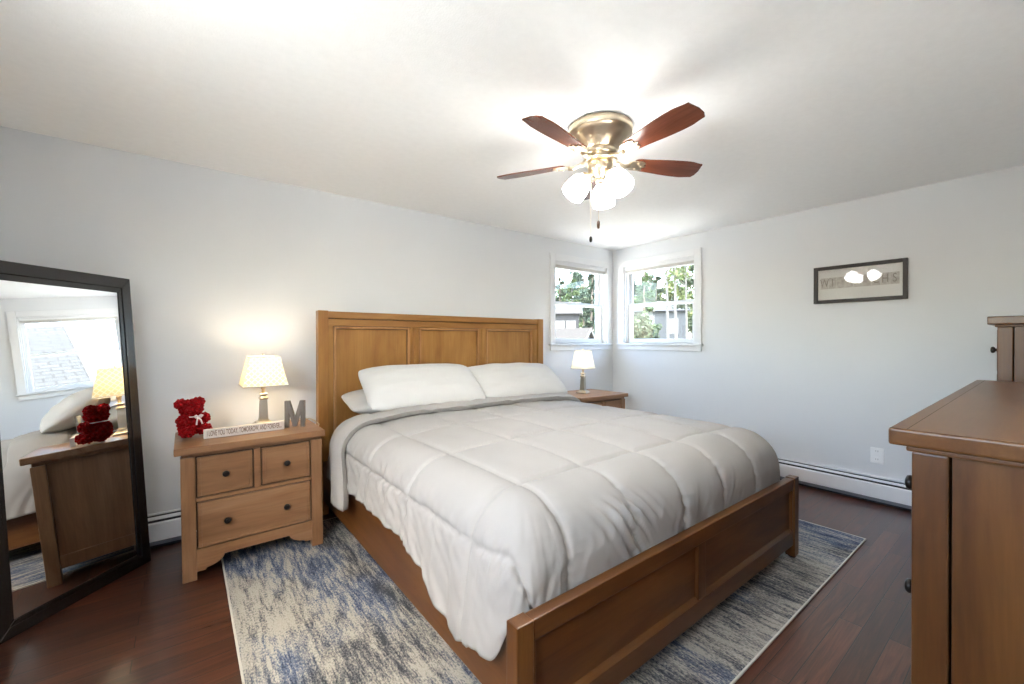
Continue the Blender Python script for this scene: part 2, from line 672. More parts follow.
def window(name, a0, a1, place, shade_label):
    """built for a wall whose inner face is y=0 with the outside at +y; x runs a0..a1; place maps to world"""
    def put(bm):
        for v in bm.verts:
            v.co = Vector(place(v.co))
        return bm
    root = bpy.data.objects.new(name, None)
    COL.objects.link(root)
    root.location = place(Vector(((a0 + a1) / 2, 0, WZ0)))
    root['kind'] = 'structure'
    bm = B()
    cw = 0.072
    box(bm, (a0 - cw, -0.018, WZ0 - 0.005), (a0, 0.0, WZ1 + cw), 0.003)
    box(bm, (a1, -0.018, WZ0 - 0.005), (a1 + cw, 0.0, WZ1 + cw), 0.003)
    box(bm, (a0, -0.018, WZ1), (a1, 0.0, WZ1 + cw), 0.003)
    obj('casing', put(bm), M['trim'], root)
    bm = B()
    box(bm, (a0 - cw - 0.016, -0.042, WZ0 - 0.02), (a1 + cw + 0.016, 0.07, WZ0), 0.005)
    obj('window_sill', put(bm), M['trim'], root)
    bm = B()
    box(bm, (a0 - cw, -0.018, WZ0 - 0.075), (a1 + cw, 0.0, WZ0 - 0.02), 0.003)
    obj('apron', put(bm), M['trim'], root)
    bm = B()
    jt = 0.012
    box(bm, (a0, 0, WZ0), (a0 + jt, WT, WZ1), 0)
    box(bm, (a1 - jt, 0, WZ0), (a1, WT, WZ1), 0)
    box(bm, (a0, 0, WZ1 - jt), (a1, WT, WZ1), 0)
    box(bm, (a0, 0.07, WZ0), (a1, WT, WZ0 + 0.012), 0)
    for q in (a0 + jt, a1 - jt - 0.012):                # sash stops and tracks
        box(bm, (q, 0.028, WZ0), (q + 0.012, 0.042, WZ1), 0.001)
        box(bm, (q, 0.078, WZ0), (q + 0.010, 0.086, WZ1), 0.001)
        box(bm, (q, 0.122, WZ0), (q + 0.014, 0.136, WZ1), 0.001)
    obj('jamb', put(bm), M['trim'], root)
    zm = (WZ0 + WZ1) / 2 - 0.005
    sw = 0.034
    for nm, y0, z0, z1, b_, t_ in (('lower_sash', 0.044, WZ0 + 0.004, zm + 0.018, 0.05, 0.032), ('upper_sash', 0.088, zm - 0.016, WZ1 - 0.012, 0.032, 0.05)):
        x0, x1 = a0 + jt + 0.004, a1 - jt - 0.004
        bm = B()
        frame(bm, 'y', y0, y0 + 0.033, (x0, x1, z0, z1), (x0 + sw, x1 - sw, z0 + b_, z1 - t_), 0.003)
        if nm == 'lower_sash':
            box(bm, ((x0 + x1) / 2 - 0.03, y0 - 0.008, z1 - 0.006), ((x0 + x1) / 2 + 0.03, y0 + 0.02, z1 + 0.008), 0.003)
        s = obj(nm, put(bm), M['trim'], root)
        bm = B()
        box(bm, (x0 + sw - 0.004, y0 + 0.014, z0 + b_ - 0.004), (x1 - sw + 0.004, y0 + 0.018, z1 - t_ + 0.004), 0)
        obj('pane', put(bm), M['pane'], s)
    if shade_label is None:
        return
    # raised shade at the head of the opening
    bm = B()
    c = place(Vector(((a0 + a1) / 2, 0.02, WZ1 - 0.075)))
    tr = thing('window_shade', shade_label, 'window shade', c)
    box(bm, (a0 + 0.014, 0.002, WZ1 - 0.040), (a1 - 0.014, 0.026, WZ1 - 0.0125), 0.004)
    obj('headrail', put(bm), M['trim'], tr)
    bm = B()
    z = WZ1 - 0.0405
    for k in range(4):
        box(bm, (a0 + 0.018, 0.005, z - 0.006), (a1 - 0.018, 0.023, z), 0.002)
        z -= 0.0065
    obj('folded_fabric', put(bm), M['sheet'], tr)
    bm = B()
    box(bm, (a0 + 0.016, 0.004, z - 0.012), (a1 - 0.016, 0.024, z), 0.003)
    obj('bottom_rail', put(bm), M['trim'], tr)


window('window_1', AX0, AX1, lambda v: (v[0], YB + v[1], v[2]), 'white shade pulled up at the head of the window nearer the headboard')
window('window_2', BY0, BY1, lambda v: (XR + v[1], v[0], v[2]), 'white shade pulled up at the head of the wider-looking window on the picture wall')

window('added_window', LY0, LY1, lambda v: (XL - v[1], v[0], v[2]), None)  # unseen window, added to let more daylight into the room


# ------------------------------------------------------------------ baseboard heaters
def heater(label, a0, a1, place, loc):
    root = thing('baseboard_heater', label, 'baseboard heater', loc, 0, 'white baseboard heaters')

    def put(bm):
        for v in bm.verts:
            v.co = Vector(place(v.co))
        return bm
    # profile: d = distance from wall, z
    bm = B(); prism(bm, [(0.0, 0.02), (0.008, 0.02), (0.008, 0.182), (0.022, 0.187), (0.022, 0.191), (0.0, 0.191)], 'x', a0, a1)
    obj('back_plate', put(bm), M['heater'], root)
    bm = B(); prism(bm, [(0.033, 0.1765), (0.048, 0.164), (0.050, 0.167), (0.035, 0.180)], 'x', a0, a1)
    obj('damper', put(bm), M['heater'], root)
    bm = B(); prism(bm, [(0.058, 0.045), (0.062, 0.045), (0.064, 0.060), (0.064, 0.146), (0.056, 0.153), (0.052, 0.151), (0.059, 0.143), (0.059, 0.05)], 'x', a0, a1)
    obj('front_cover', put(bm), M['heater'], root)
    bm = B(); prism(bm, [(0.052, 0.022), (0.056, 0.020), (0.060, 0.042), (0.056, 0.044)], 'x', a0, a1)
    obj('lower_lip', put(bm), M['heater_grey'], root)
    bm = B(); prism(bm, [(0.0085, 0.006), (0.050, 0.006), (0.050, 0.158), (0.030, 0.176), (0.0085, 0.180)], 'x', a0 + 0.005, a1 - 0.005)
    obj('slot_shade_fill', put(bm), M['black'], root)  # solid dark block paints the shade inside the heater's slots
    for a in (a0, a1 - 0.004):
        bm = B(); box(bm, (a, 0.001, 0.0), (a + 0.004, 0.062, 0.186), 0.001)
        obj('end_bracket', put(bm), M['heater'], root)


heater('long white baseboard heater under the wall with the framed picture', YF + 0.62, YB - 0.075, lambda v: (XR - v[1], v[0], v[2]), (XR - 0.03, 1.5, 0))
heater('white baseboard heater between the mirror and the nightstand with the red bear', XL + 0.02, XR - 0.075, lambda v: (v[0], YB - v[1], v[2]), (1.7, YB - 0.03, 0))

# ------------------------------------------------------------------ outlet
ot = thing('wall_outlet', 'white wall outlet above the heater beside the dresser', 'outlet', (XR, 0.795, 0.29))
bm = B(); box(bm, (XR - 0.006, 0.757, 0.290), (XR, 0.835, 0.407), 0.003); obj('cover_plate', bm, M['outlet'], ot)
for z in (0.318, 0.379):
    bm = B(); box(bm, (XR - 0.009, 0.779, z - 0.018), (XR - 0.0055, 0.813, z + 0.018), 0.003)
    r_ = obj('receptacle', bm, M['outlet'], ot)
    bm = B()
    for dy, hh in ((-0.006, 0.006), (0.006, 0.0048)):
        box(bm, (XR - 0.0094, 0.796 + dy - 0.001, z - hh + 0.004), (XR - 0.0088, 0.796 + dy + 0.001, z + hh + 0.004), 0)
    obj('slots', bm, M['black'], r_)

# ------------------------------------------------------------------ framed picture
PY0, PY1, PZ0, PZ1 = 0.627, 1.197, 1.511, 1.806
pf = thing('framed_picture', 'wide dark-framed picture of letters hanging on the right wall', 'picture', (XR, (PY0 + PY1) / 2, PZ0))
bm = B(); frame(bm, 'x', XR - 0.024, XR - 0.001, (PY0, PY1, PZ0, PZ1), (PY0 + 0.027, PY1 - 0.027, PZ0 + 0.027, PZ1 - 0.027), 0.003)
obj('frame', bm, M['pic_frame'], pf)
bm = B(); box(bm, (XR - 0.008, PY0 + 0.025, PZ0 + 0.025), (XR - 0.002, PY1 - 0.025, PZ1 - 0.025), 0); obj('mat_board', bm, M['mat'], pf)
t = NT('sepia letter photographs')
v = t.coords((1, 1, 1))
f = t.noise(v, 45.0, 4, 0.6)
M['sepia'] = t.set(Base_Color=t.ramp(f, [(0.3, hexc(176, 168, 158)), (0.7, hexc(214, 208, 199))]), Roughness=0.6)
M['sepia_dark'] = plain('sepia letters', hexc(150, 141, 131), 0.6, var=0.2, nscale=40)
zm = (PZ0 + PZ1) / 2 + 0.012
pw = (PY1 - PY0 - 0.09) / 9
for k, ch in enumerate('WI    CHS'):
    yc = PY1 - 0.045 - pw * (k + 0.5)
    bm = B(); box(bm, (XR - 0.0092, yc - pw * 0.48, zm - 0.044), (XR - 0.0081, yc + pw * 0.48, zm + 0.044), 0)
    tile = obj('letter_photo', bm, M['sepia'], pf)
    mt = Matrix.Translation((XR - 0.0096, yc, zm)) @ Matrix(((0, 0, -1, 0), (-1, 0, 0, 0), (0, 1, 0, 0), (0, 0, 0, 1)))
    if ch != ' ':
        obj('letter', text_bm(ch, 0.092, 0.0002, mt, sx=0.62), M['sepia_dark'], tile)
bm = B(); box(bm, (XR - 0.0125, PY0 + 0.026, PZ0 + 0.026), (XR - 0.0115, PY1 - 0.026, PZ1 - 0.026), 0); obj('picture_glass', bm, M['pic_glass'], pf)

# ------------------------------------------------------------------ leaning mirror
mn = Vector((0.73439525, -0.67434502, 0.07695714)).normalized()
moff = -2.17074424
md = Vector((math.cos(math.radians(227.4409)), math.sin(math.radians(227.4409)), 0))
mu = md.cross(mn)
if mu.z < 0:
    mu = -mu
O0 = Vector((-0.153, 3.055, 0.025)) - mu * (0.025 / mu.z)
O0 = O0 + md * 0.332 - Vector((0, 0, O0.z)) + Vector((0, 0, 0.0025))
O0 = O0 + mn * (moff - O0.dot(mn))
mx_ = -md
mir = thing('floor_mirror', 'tall dark-framed mirror leaning in the corner left of the nightstand', 'mirror', (0, 0, 0))
mir.matrix_world = Matrix((mx_, -mn, mu)).transposed().to_4x4()
mir.location = O0
MW, MH, FWD = 0.327, 1.556, 0.064


def mpart(name, bm, mat, parent=None):
    return obj(name, bm, mat, parent or mir, world=False)


bm = B(); box(bm, (-MW + 0.0465, 0.0, 0.047), (MW - 0.0465, 0.004, MH - 0.056), 0); mpart('mirror_glass', bm, M['mirror'])
bm = B()


def mitre(bm, w0, w1, h0, h1, hb0, hb1, y0, y1):
    """one closed ring of mitred moulding between outer (w0, hb0..h0) and inner (w1, hb1..h1) rectangles"""
    def quad(w, a, b):
        return [(-w, a), (w, a), (w, b), (-w, b)]
    Ou, In = quad(w0, hb0, h0), quad(w1, hb1, h1)
    for k in range(4):
        tb = bmesh.new()
        q = [Ou[k], Ou[(k + 1) % 4], In[(k + 1) % 4], In[k]]
        A = [tb.verts.new((p[0], y0, p[1])) for p in q]
        Bv = [tb.verts.new((p[0], y1, p[1])) for p in q]
        for i in range(4):
            tb.faces.new((A[i], A[(i + 1) % 4], Bv[(i + 1) % 4], Bv[i]))
        tb.faces.new(A[::-1])
        tb.faces.new(Bv)
        bmesh.ops.recalc_face_normals(tb, faces=list(tb.faces))
        bmesh.ops.bevel(tb, geom=list(tb.edges), offset=0.0015, segments=1, affect='EDGES')
        merge(bm, tb)


mitre(bm, MW, MW - 0.046, MH, MH - 0.055, 0.0, 0.046, -0.010, 0.034)
mpart('frame', bm, M['bronze_frame'])
bm = B()
mitre(bm, MW - 0.0465, MW - FWD, MH - 0.0555, MH - 0.082, 0.0465, 0.064, -0.005, -0.0005)
mpart('inner_bead', bm, M['bronze_frame'])
bm = B(); box(bm, (-MW + 0.047, 0.0045, 0.047), (MW - 0.047, 0.012, MH - 0.056), 0); mpart('backing', bm, M['backing'])

# ------------------------------------------------------------------ rug
bm = B()
RX0, RX1, RY0, RY1 = 0.165, 3.255, 0.69, 2.99
nx, ny = 60, 46
gv = [[bm.verts.new((RX0 + (RX1 - RX0) * i / nx, RY0 + (RY1 - RY0) * j / ny,
                     0.008 + 0.0012 * noise.noise(Vector((i * 0.7, j * 0.7, 0))))) for j in range(ny + 1)] for i in range(nx + 1)]
for i in range(nx):
    for j in range(ny):
        bm.faces.new((gv[i][j], gv[i + 1][j], gv[i + 1][j + 1], gv[i][j + 1]))
lo = {}
rim = [e for e in bm.edges if e.is_boundary]
ext = bmesh.ops.extrude_edge_only(bm, edges=rim)
for v in ext['geom']:
    if isinstance(v, bmesh.types.BMVert):
        v.co.z = 0.001
rug = thing('area_rug', 'blue, grey and cream streaked area rug under the bed', 'rug', ((RX0 + RX1) / 2, (RY0 + RY1) / 2, 0))
obj('pile', bm, M['rug'], rug)
bm = B(); frame(bm, 'z', 0.0005, 0.0095, (RX0 - 0.008, RX1 + 0.008, RY0 - 0.008, RY1 + 0.008), (RX0, RX1, RY0, RY1), 0.003)
obj('binding', bm, M['rug_edge'], rug)


# ------------------------------------------------------------------ bed
def raised_panel(x0, x1, z0, z1, y, parent, mat, bead=0.016, depth=0.012):
    """panel field set back behind y (front faces -y), a proud bead moulding round it and a dark groove between"""
    bm = B(); box(bm, (x0 + bead + 0.004, y + depth, z0 + bead + 0.004), (x1 - bead - 0.004, y + depth + 0.012, z1 - bead - 0.004), 0.003)
    p = obj('panel', bm, mat, parent)
    bm = B(); box(bm, (x0, y + depth + 0.006, z0), (x1, y + depth + 0.010, z1), 0)
    obj('panel_groove_shade', bm, M['seam_dark'], p)
    bm = B(); frame(bm, 'y', y - 0.005, y + depth + 0.006, (x0 + 0.003, x1 - 0.003, z0 + 0.003, z1 - 0.003), (x0 + bead, x1 - bead, z0 + bead, z1 - bead), 0.005)
    obj('panel_moulding', bm, M['bead'], p)


bed = thing('bed', 'king-size panel bed in honey-brown wood with a cream quilted comforter', 'bed', (1.72, 1.98, 0))
HY = 3.10
HX0, HX1, HZ = 0.727, 2.815, 1.424
bm = B()
box(bm, (HX0, HY, 0.0), (HX0 + 0.068, HY + 0.07, HZ), 0.004)
hb_l = obj('headboard_post', bm, M['oak_z'], bed)
bm = B()
box(bm, (HX1 - 0.068, HY, 0.0), (HX1, HY + 0.07, HZ), 0.004)
obj('headboard_post', bm, M['oak_z'], bed)
bm = B()
a, b = HX0 + 0.068, HX1 - 0.068
box(bm, (a, HY + 0.006, 1.372), (b, HY + 0.064, HZ - 0.004), 0.004)
box(bm, (a, HY + 0.016, 1.318), (b, HY + 0.060, 1.367), 0.004)
obj('headboard_rail', bm, M['oak_x'], bed)
bm = B(); box(bm, (a, HY + 0.028, 1.36), (b, HY + 0.05, 1.38), 0); obj('rail_groove_shade', bm, M['seam_dark'], bed)  # dark strip stands for the shade between the two rails
bm = B(); box(bm, (a, HY + 0.018, 0.30), (b, HY + 0.060, 0.42), 0.003)
obj('headboard_rail', bm, M['oak_x'], bed)
px = [(0.832, 1.408), (1.486, 2.066), (2.138, 2.684)]
for x0, x1 in ((a, px[0][0]), (px[0][1], px[1][0]), (px[1][1], px[2][0]), (px[2][1], b)):
    bm = B(); box(bm, (x0, HY + 0.018, 0.42), (x1, HY + 0.058, 1.318), 0.003)
    if x1 - x0 > 0.05:
        x = (x0 + x1) / 2
        box(bm, (x - 0.014, HY + 0.010, 0.42), (x + 0.014, HY + 0.02, 1.318), 0.004)
    obj('headboard_stile', bm, M['oak_z'], bed)
for x0, x1 in px:
    raised_panel(x0, x1, 0.42, 1.318, HY + 0.018, bed, M['oak_z'], 0.018, 0.016)
# footboard
FY, FX0, FX1, FZ = 0.859, 0.687, 2.700, 0.456
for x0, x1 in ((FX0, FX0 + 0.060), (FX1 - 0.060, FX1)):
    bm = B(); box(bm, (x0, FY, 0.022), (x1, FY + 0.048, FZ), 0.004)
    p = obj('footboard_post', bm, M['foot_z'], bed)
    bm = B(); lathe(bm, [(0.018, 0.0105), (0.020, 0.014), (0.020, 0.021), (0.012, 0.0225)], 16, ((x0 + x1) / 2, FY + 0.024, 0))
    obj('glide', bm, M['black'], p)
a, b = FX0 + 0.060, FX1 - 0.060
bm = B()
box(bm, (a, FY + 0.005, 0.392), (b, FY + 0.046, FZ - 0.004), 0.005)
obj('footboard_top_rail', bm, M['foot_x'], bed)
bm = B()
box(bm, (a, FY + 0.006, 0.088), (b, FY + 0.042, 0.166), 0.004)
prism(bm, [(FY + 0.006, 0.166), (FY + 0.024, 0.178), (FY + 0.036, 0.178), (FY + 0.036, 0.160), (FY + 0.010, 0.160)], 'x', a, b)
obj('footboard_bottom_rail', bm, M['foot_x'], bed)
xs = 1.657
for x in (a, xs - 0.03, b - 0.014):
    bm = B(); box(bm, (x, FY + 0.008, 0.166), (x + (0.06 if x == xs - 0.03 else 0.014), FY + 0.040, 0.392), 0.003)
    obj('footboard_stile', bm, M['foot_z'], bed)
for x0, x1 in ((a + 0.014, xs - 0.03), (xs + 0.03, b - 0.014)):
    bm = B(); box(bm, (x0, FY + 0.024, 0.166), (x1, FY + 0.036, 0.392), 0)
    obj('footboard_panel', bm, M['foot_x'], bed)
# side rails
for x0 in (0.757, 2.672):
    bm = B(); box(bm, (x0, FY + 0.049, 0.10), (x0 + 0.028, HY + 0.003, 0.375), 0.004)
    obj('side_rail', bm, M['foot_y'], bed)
for y in (1.15, 1.7, 2.25, 2.8):
    bm = B(); box(bm, (0.787, y - 0.045, 0.27), (2.670, y + 0.045, 0.30), 0.002)
    obj('slat', bm, M['foot_x'], bed)
for k in range(3):
    y = 1.35 + 0.6 * k
    bm = B(); box(bm, (1.70, y - 0.03, 0.0105), (1.76, y + 0.03, 0.27), 0.002)
    obj('centre_leg', bm, M['seam_dark'], bed)
bm = B()


def round_block(bm, x0, x1, y0, y1, z0, z1, rc, re, n=8):
    rings = []
    prof = [(re * (1 - math.cos(a * PI / 12)), z0 + re - re * math.sin(a * PI / 12)) for a in range(6, -1, -1)]
    prof = [(re * (1 - math.cos(a)), z0 + re * (1 - math.sin(a))) for a in [PI / 2 * k / 6 for k in range(6, -1, -1)]] + \
           [(re * (1 - math.cos(a)), z1 - re * (1 - math.sin(a))) for a in [PI / 2 * k / 6 for k in range(7)]]
    for ins, z in prof:
        ring = []
        for cx, cy, a0 in ((x1 - rc, y1 - rc, 0), (x0 + rc, y1 - rc, PI / 2), (x0 + rc, y0 + rc, PI), (x1 - rc, y0 + rc, 1.5 * PI)):
            for k in range(n + 1):
                a = a0 + PI / 2 * k / n
                ring.append(bm.verts.new((cx + (rc - ins) * math.cos(a), cy + (rc - ins) * math.sin(a), z)))
        rings.append(ring)
    m_ = len(rings[0])
    for p, q in zip(rings, rings[1:]):
        for k in range(m_):
            bm.faces.new((p[k], p[(k + 1) % m_], q[(k + 1) % m_], q[k]))
    bm.faces.new(rings[0][::-1])
    bm.faces.new(rings[-1])


round_block(bm, 0.80, 2.655, 1.0, 3.085, 0.301, 0.640, 0.13, 0.09)
obj('mattress', bm, M['sheet'], bed, smooth=True)


# comforter ---------------------------------------------------------------
def sm(e0, e1, x):
    t_ = min(1, max(0, (x - e0) / (e1 - e0)))
    return t_ * t_ * (3 - 2 * t_)


def lerp_tab(tab, x):
    if x <= tab[0][0]:
        return tab[0][1]
    for (x0, y0), (x1, y1) in zip(tab, tab[1:]):
        if x <= x1:
            return y0 + (y1 - y0) * (x - x0) / (x1 - x0)
    return tab[-1][1]


CX0, CX1, CY0 = 0.905, 2.560, 1.122           # where the top starts to roll over
ZT = 0.700
HEM_L = [(1.08, 0.262), (1.20, 0.232), (1.30, 0.262), (1.38, 0.292), (1.46, 0.336), (1.62, 0.372), (1.78, 0.386), (2.06, 0.386), (2.30, 0.384), (2.42, 0.36), (2.9, 0.34)]


def top_z(x, y):
    e = min(1.0, min(x - 0.78, 2.68 - x) / 0.5)
    f = sm(0.95, 1.5, y)
    return ZT + 0.028 * sm(0, 1, e) * f + 0.006 * noise.noise(Vector((x * 2.2, y * 2.2, 0.3)))


def drape(cx, cy, ang, rho, hem, R, slope, zt):
    """point at fraction rho of the way from the roll line to the hem, heading outwards at ang"""
    arc = R * PI / 2
    straight = max(0.0, zt - R - hem)
    L = arc + straight
    l = rho * L
    if l <= arc:
        th = l / R
        r, z = R * math.sin(th), zt - R * (1 - math.cos(th))
    else:
        q = l - arc
        r, z = R + slope * q, zt - R - q
    return Vector((cx + r * math.cos(ang), cy + r * math.sin(ang), z)), l


SEAM_S = [0.66, 0.945, 1.28, 1.62, 1.955, 2.29, 2.61, 2.90]
SEAM_T = [0.66, 1.17, 1.655, 2.14, 2.63]
NS, NX_, NY_ = 56, 190, 190
HEAD_Y = 2.83


def comforter_point(i, j):
    """i: 0..NS left drop, NS..NS+NX_ top, then right drop; j: 0..NS foot drop, then top to the head end. returns pos, fabric (s,t), drop amount"""
    a_ = (NS - i) / NS if i < NS else ((i - NS - NX_) / NS if i > NS + NX_ else 0.0)
    side = -1 if i < NS else (1 if i > NS + NX_ else 0)
    b_ = (NS - j) / NS if j < NS else 0.0
    tx = min(1, max(0, (i - NS) / NX_))
    ty = min(1, max(0, (j - NS) / NY_))
    x = CX0 + (CX1 - CX0) * tx
    y = CY0 + (HEAD_Y - CY0) * ty
    zt = top_z(x, y)
    if a_ == 0 and b_ == 0:
        return Vector((x, y, zt)), x, y, 0.0, 0.0, 0
    if side == 0:                                   # foot drop
        hem = 0.425
        p, l = drape(x, CY0, -PI / 2, b_, hem, 0.205, -0.02, zt)
        return p, x, CY0 - l, b_, x, 1
    if b_ == 0:                                     # side drop
        if side < 0:
            hem = lerp_tab(HEM_L, y)
            p, l = drape(CX0, y, PI, a_, hem, 0.175, 0.10, zt)
            return p, CX0 - l, y, a_, y, 2
        p, l = drape(CX1, y, 0.0, a_, 0.40, 0.145, 0.04, zt)
        return p, CX1 + l, y, a_, y, 3
    rho = max(a_, b_)
    fr = (0.5 * b_ / a_) if a_ >= b_ else (1 - 0.5 * a_ / b_)
    if side < 0:
        ang = PI + fr * PI / 2
        sq = (1.0 / max(abs(math.cos(ang)), abs(math.sin(ang)))) ** (0.15 + 0.75 * sm(0.3, 0.8, fr))
        hem = 0.262 * (1 - sm(0.30, 0.62, fr)) + 0.425 * sm(0.30, 0.62, fr)
        hem += 0.0
        R = 0.175 + 0.03 * fr
        p, l = drape(CX0, CY0, ang, rho, hem, R, 0.10 * (1 - sm(0.2, 0.6, fr)) - 0.02 * sm(0.2, 0.6, fr), zt)
        p.x, p.y = CX0 + (p.x - CX0) * sq, CY0 + (p.y - CY0) * sq
        sgn = -1
        s_ = CX0 - (a_ / rho) * l
    else:
        ang = -fr * PI / 2
        hem = 0.40 + 0.025 * fr
        R = 0.145 + 0.06 * fr
        p, l = drape(CX1, CY0, ang, rho, hem, R, 0.02, zt)
        s_ = CX1 + (a_ / rho) * l
    return p, s_, CY0 - (b_ / rho) * l, rho, CY0 - fr * 0.3 + (10 if side > 0 else 0), 4 if side < 0 else 5


NI, NJ = 2 * NS + NX_ + 1, NS + NY_ + 1
P_ = np.zeros((NI, NJ, 3))
Sf = np.zeros((NI, NJ)); Tf = np.zeros((NI, NJ)); Rh = np.zeros((NI, NJ)); Pp = np.zeros((NI, NJ)); Zn = np.zeros((NI, NJ), int)
for i in range(NI):
    for j in range(NJ):
        p, s_, t_, r_, q_, zn = comforter_point(i, j)
        P_[i, j] = p
        Sf[i, j], Tf[i, j], Rh[i, j], Pp[i, j], Zn[i, j] = s_, t_, r_, q_, zn


def grid_normals(P):
    di = np.gradient(P, axis=0)
    dj = np.gradient(P, axis=1)
    n_ = np.cross(di, dj)
    ln = np.linalg.norm(n_, axis=2, keepdims=True)
    return n_ / np.maximum(ln, 1e-9)


N_ = grid_normals(P_)


def quilt(s_, t_):
    d1 = min(abs(s_ - q) for q in SEAM_S)
    d2 = min(abs(t_ - q) for q in SEAM_T)
    return (1 - math.exp(-d1 / 0.018)) * (1 - math.exp(-d2 / 0.018)), d1, d2


for i in range(NI):
    for j in range(NJ):
        s_, t_, r_, q_, zn = Sf[i, j], Tf[i, j], Rh[i, j], Pp[i, j], Zn[i, j]
        pf_, d1, d2 = quilt(s_ + 0.006 * noise.noise(Vector((t_ * 6, 3, 0))), t_ + 0.006 * noise.noise(Vector((s_ * 6, 7, 0))))
        h = 0.014 * pf_ - 0.007 - 0.0055 * math.exp(-(min(d1, d2) / 0.009) ** 2)
        # soft lumps and small creases of the filling
        v = Vector((s_, t_, 0.0))
        h += 0.004 * noise.noise(v * 4.5) + 0.002 * noise.noise(v * 11 + Vector((3, 1, 0)))
        # puckers running away from the seams
        h += 0.002 * math.exp(-min(d1, d2) / 0.03) * noise.noise(Vector((s_ * 45, t_ * 45, 2)))
        if zn in (2, 4):
            h += 0.012 * sm(0.15, 0.5, r_) * math.exp(-abs(s_ - 0.66) / 0.09) * noise.noise(Vector(((t_ if zn == 2 else q_ * 1.6) * 34, r_ * 3.0, 12)))
        if zn in (1, 4):
            h += 0.008 * sm(0.1, 0.4, r_) * math.exp(-d1 / 0.05) * noise.noise(Vector((s_ * 9, t_ * 42, 14)))
        if zn == 2 or (zn == 4 and q_ > CY0 - 0.15):
            ph = t_ * 1.0 if zn == 2 else CY0 - (CY0 - q_) * 1.3
            amp = 0.016 * sm(0.35, 1.0, r_)
            h += amp * noise.noise(Vector((ph * 9.0, r_ * 1.2, 5))) + 0.009 * sm(0.4, 1, r_) * noise.noise(Vector((ph * 26, r_ * 1.6, 8)))
            h += 0.006 * sm(0.2, .7, r_) * noise.noise(Vector((ph * 20 + r_ * 9, r_ * 7, 1)))
        elif zn in (1, 4):
            ph = s_ if zn == 1 else CX0 - 0.35 + (q_ - CY0 + 0.3) * -1.2
            amp = 0.011 * sm(0.25, 1.0, r_)
            h += amp * noise.noise(Vector((ph * 10, r_ * 1.4, 4)))
            h += 0.006 * sm(0.3, 1, r_) * noise.noise(Vector((ph * 34 + r_ * 6, r_ * 3, 6)))
            # gathered bunch at the foot, about a third of the way across
            g_ = math.exp(-((s_ - 1.17 - 0.16 * r_) / 0.13) ** 2) * sm(0.3, 0.65, r_)
            h += g_ * (0.014 * math.sin((s_ - r_ * 0.26) * 110 + 1.2 * noise.noise(Vector((s_ * 6, r_ * 3, 0)))) + 0.008)
        elif zn in (3, 5):
            ph = t_ if zn == 3 else q_
            h += 0.014 * sm(0.3, 1.0, r_) * noise.noise(Vector((ph * 12, r_ * 1.2, 9)))
        P_[i, j] += N_[i, j] * h
# keep the foot end behind the footboard and everything above the rails
for i in range(NI):
    for j in range(NJ):
        if Zn[i, j] in (1, 5) or (Zn[i, j] == 4 and P_[i, j, 0] > 0.765):
            P_[i, j, 1] = max(P_[i, j, 1], FY + 0.051)
        elif Zn[i, j] == 4:
            P_[i, j, 1] = max(P_[i, j, 1], FY + 0.051)
        if Zn[i, j] in (2, 4) and P_[i, j, 2] < 0.385:
            P_[i, j, 0] = min(P_[i, j, 0], 0.750) if (Zn[i, j] == 2 or P_[i, j, 0] < 0.78) else P_[i, j, 0]


def grid_mesh(P, thick=0.0):
    bm = bmesh.new()
    ni, nj = P.shape[:2]
    vs = [[bm.verts.new(P[i, j]) for j in range(nj)] for i in range(ni)]
    for i in range(ni - 1):
        for j in range(nj - 1):
            f = bm.faces.new((vs[i][j], vs[i + 1][j], vs[i + 1][j + 1], vs[i][j + 1]))
            f.smooth = True
    return bm


com = obj('comforter', grid_mesh(P_), M['duvet'], bed)
so = com.modifiers.new('thickness', 'SOLIDIFY')
so.thickness = 0.014
so.offset = -1.0
# fold turned back at the head end
NQ = 28
ring = []
for k in range(NQ + 1):
    q = k / NQ                                  # round the section of the folded band, lower edge first
    if q < 0.2:
        u_ = q / 0.2
        ring.append((2.505 + 0.022 * (1 - math.sin(u_ * PI / 2)) - 0.022, 0.006 + 0.034 * math.sin(u_ * PI / 2)))
    elif q < 0.85:
        u_ = (q - 0.2) / 0.65
        ring.append((2.483 + 0.225 * u_, 0.040 + 0.018 * math.sin(u_ * PI)))
    else:
        u_ = (q - 0.85) / 0.15
        ring.append((2.708 + 0.05 * math.sin(u_ * PI / 2), 0.040 - 0.052 * (1 - math.cos(u_ * PI / 2))))
NI2 = 190
Fp = np.zeros((NI2, NQ + 1, 3))
for i in range(NI2):
    fi = i / (NI2 - 1)
    for k in range(NQ + 1):
        y, off = ring[k]
        # path across: left hem -> top -> right hem
        Lp = 0.60 + 1.64 + 0.50
        s_ = fi * Lp
        if s_ < 0.60:
            a_ = 1 - s_ / 0.60
            yy = y - 0.16 * sm(0.35, 1.0, a_)
            p, l = drape(CX0, yy, PI, a_, 0.300, 0.175 + off, 0.10, top_z(CX0, y) + off)
            hh = 0.012 * a_ * noise.noise(Vector((y * 16, a_ * 2.0, 3)))
            p.x -= abs(hh)
        elif s_ > 2.24:
            a_ = (s_ - 2.24) / 0.50
            p, l = drape(CX1, y, 0, a_, 0.36, 0.145 + off, 0.04, top_z(CX1, y) + off)
        else:
            x = CX0 + s_ - 0.60
            yy = y + 0.022 * noise.noise(Vector((x * 2.4, 0, 5)))
            p = Vector((x, yy, top_z(x, y) + off + 0.012 * noise.noise(Vector((x * 4, y * 9, 2))) + 0.005 * noise.noise(Vector((x * 14, y * 24, 2)))))
            sd = min(abs(x - q) for q in SEAM_S)
            p.z -= 0.008 * math.exp(-sd / 0.02) * sm(0.01, 0.05, off)
        Fp[i, k] = p
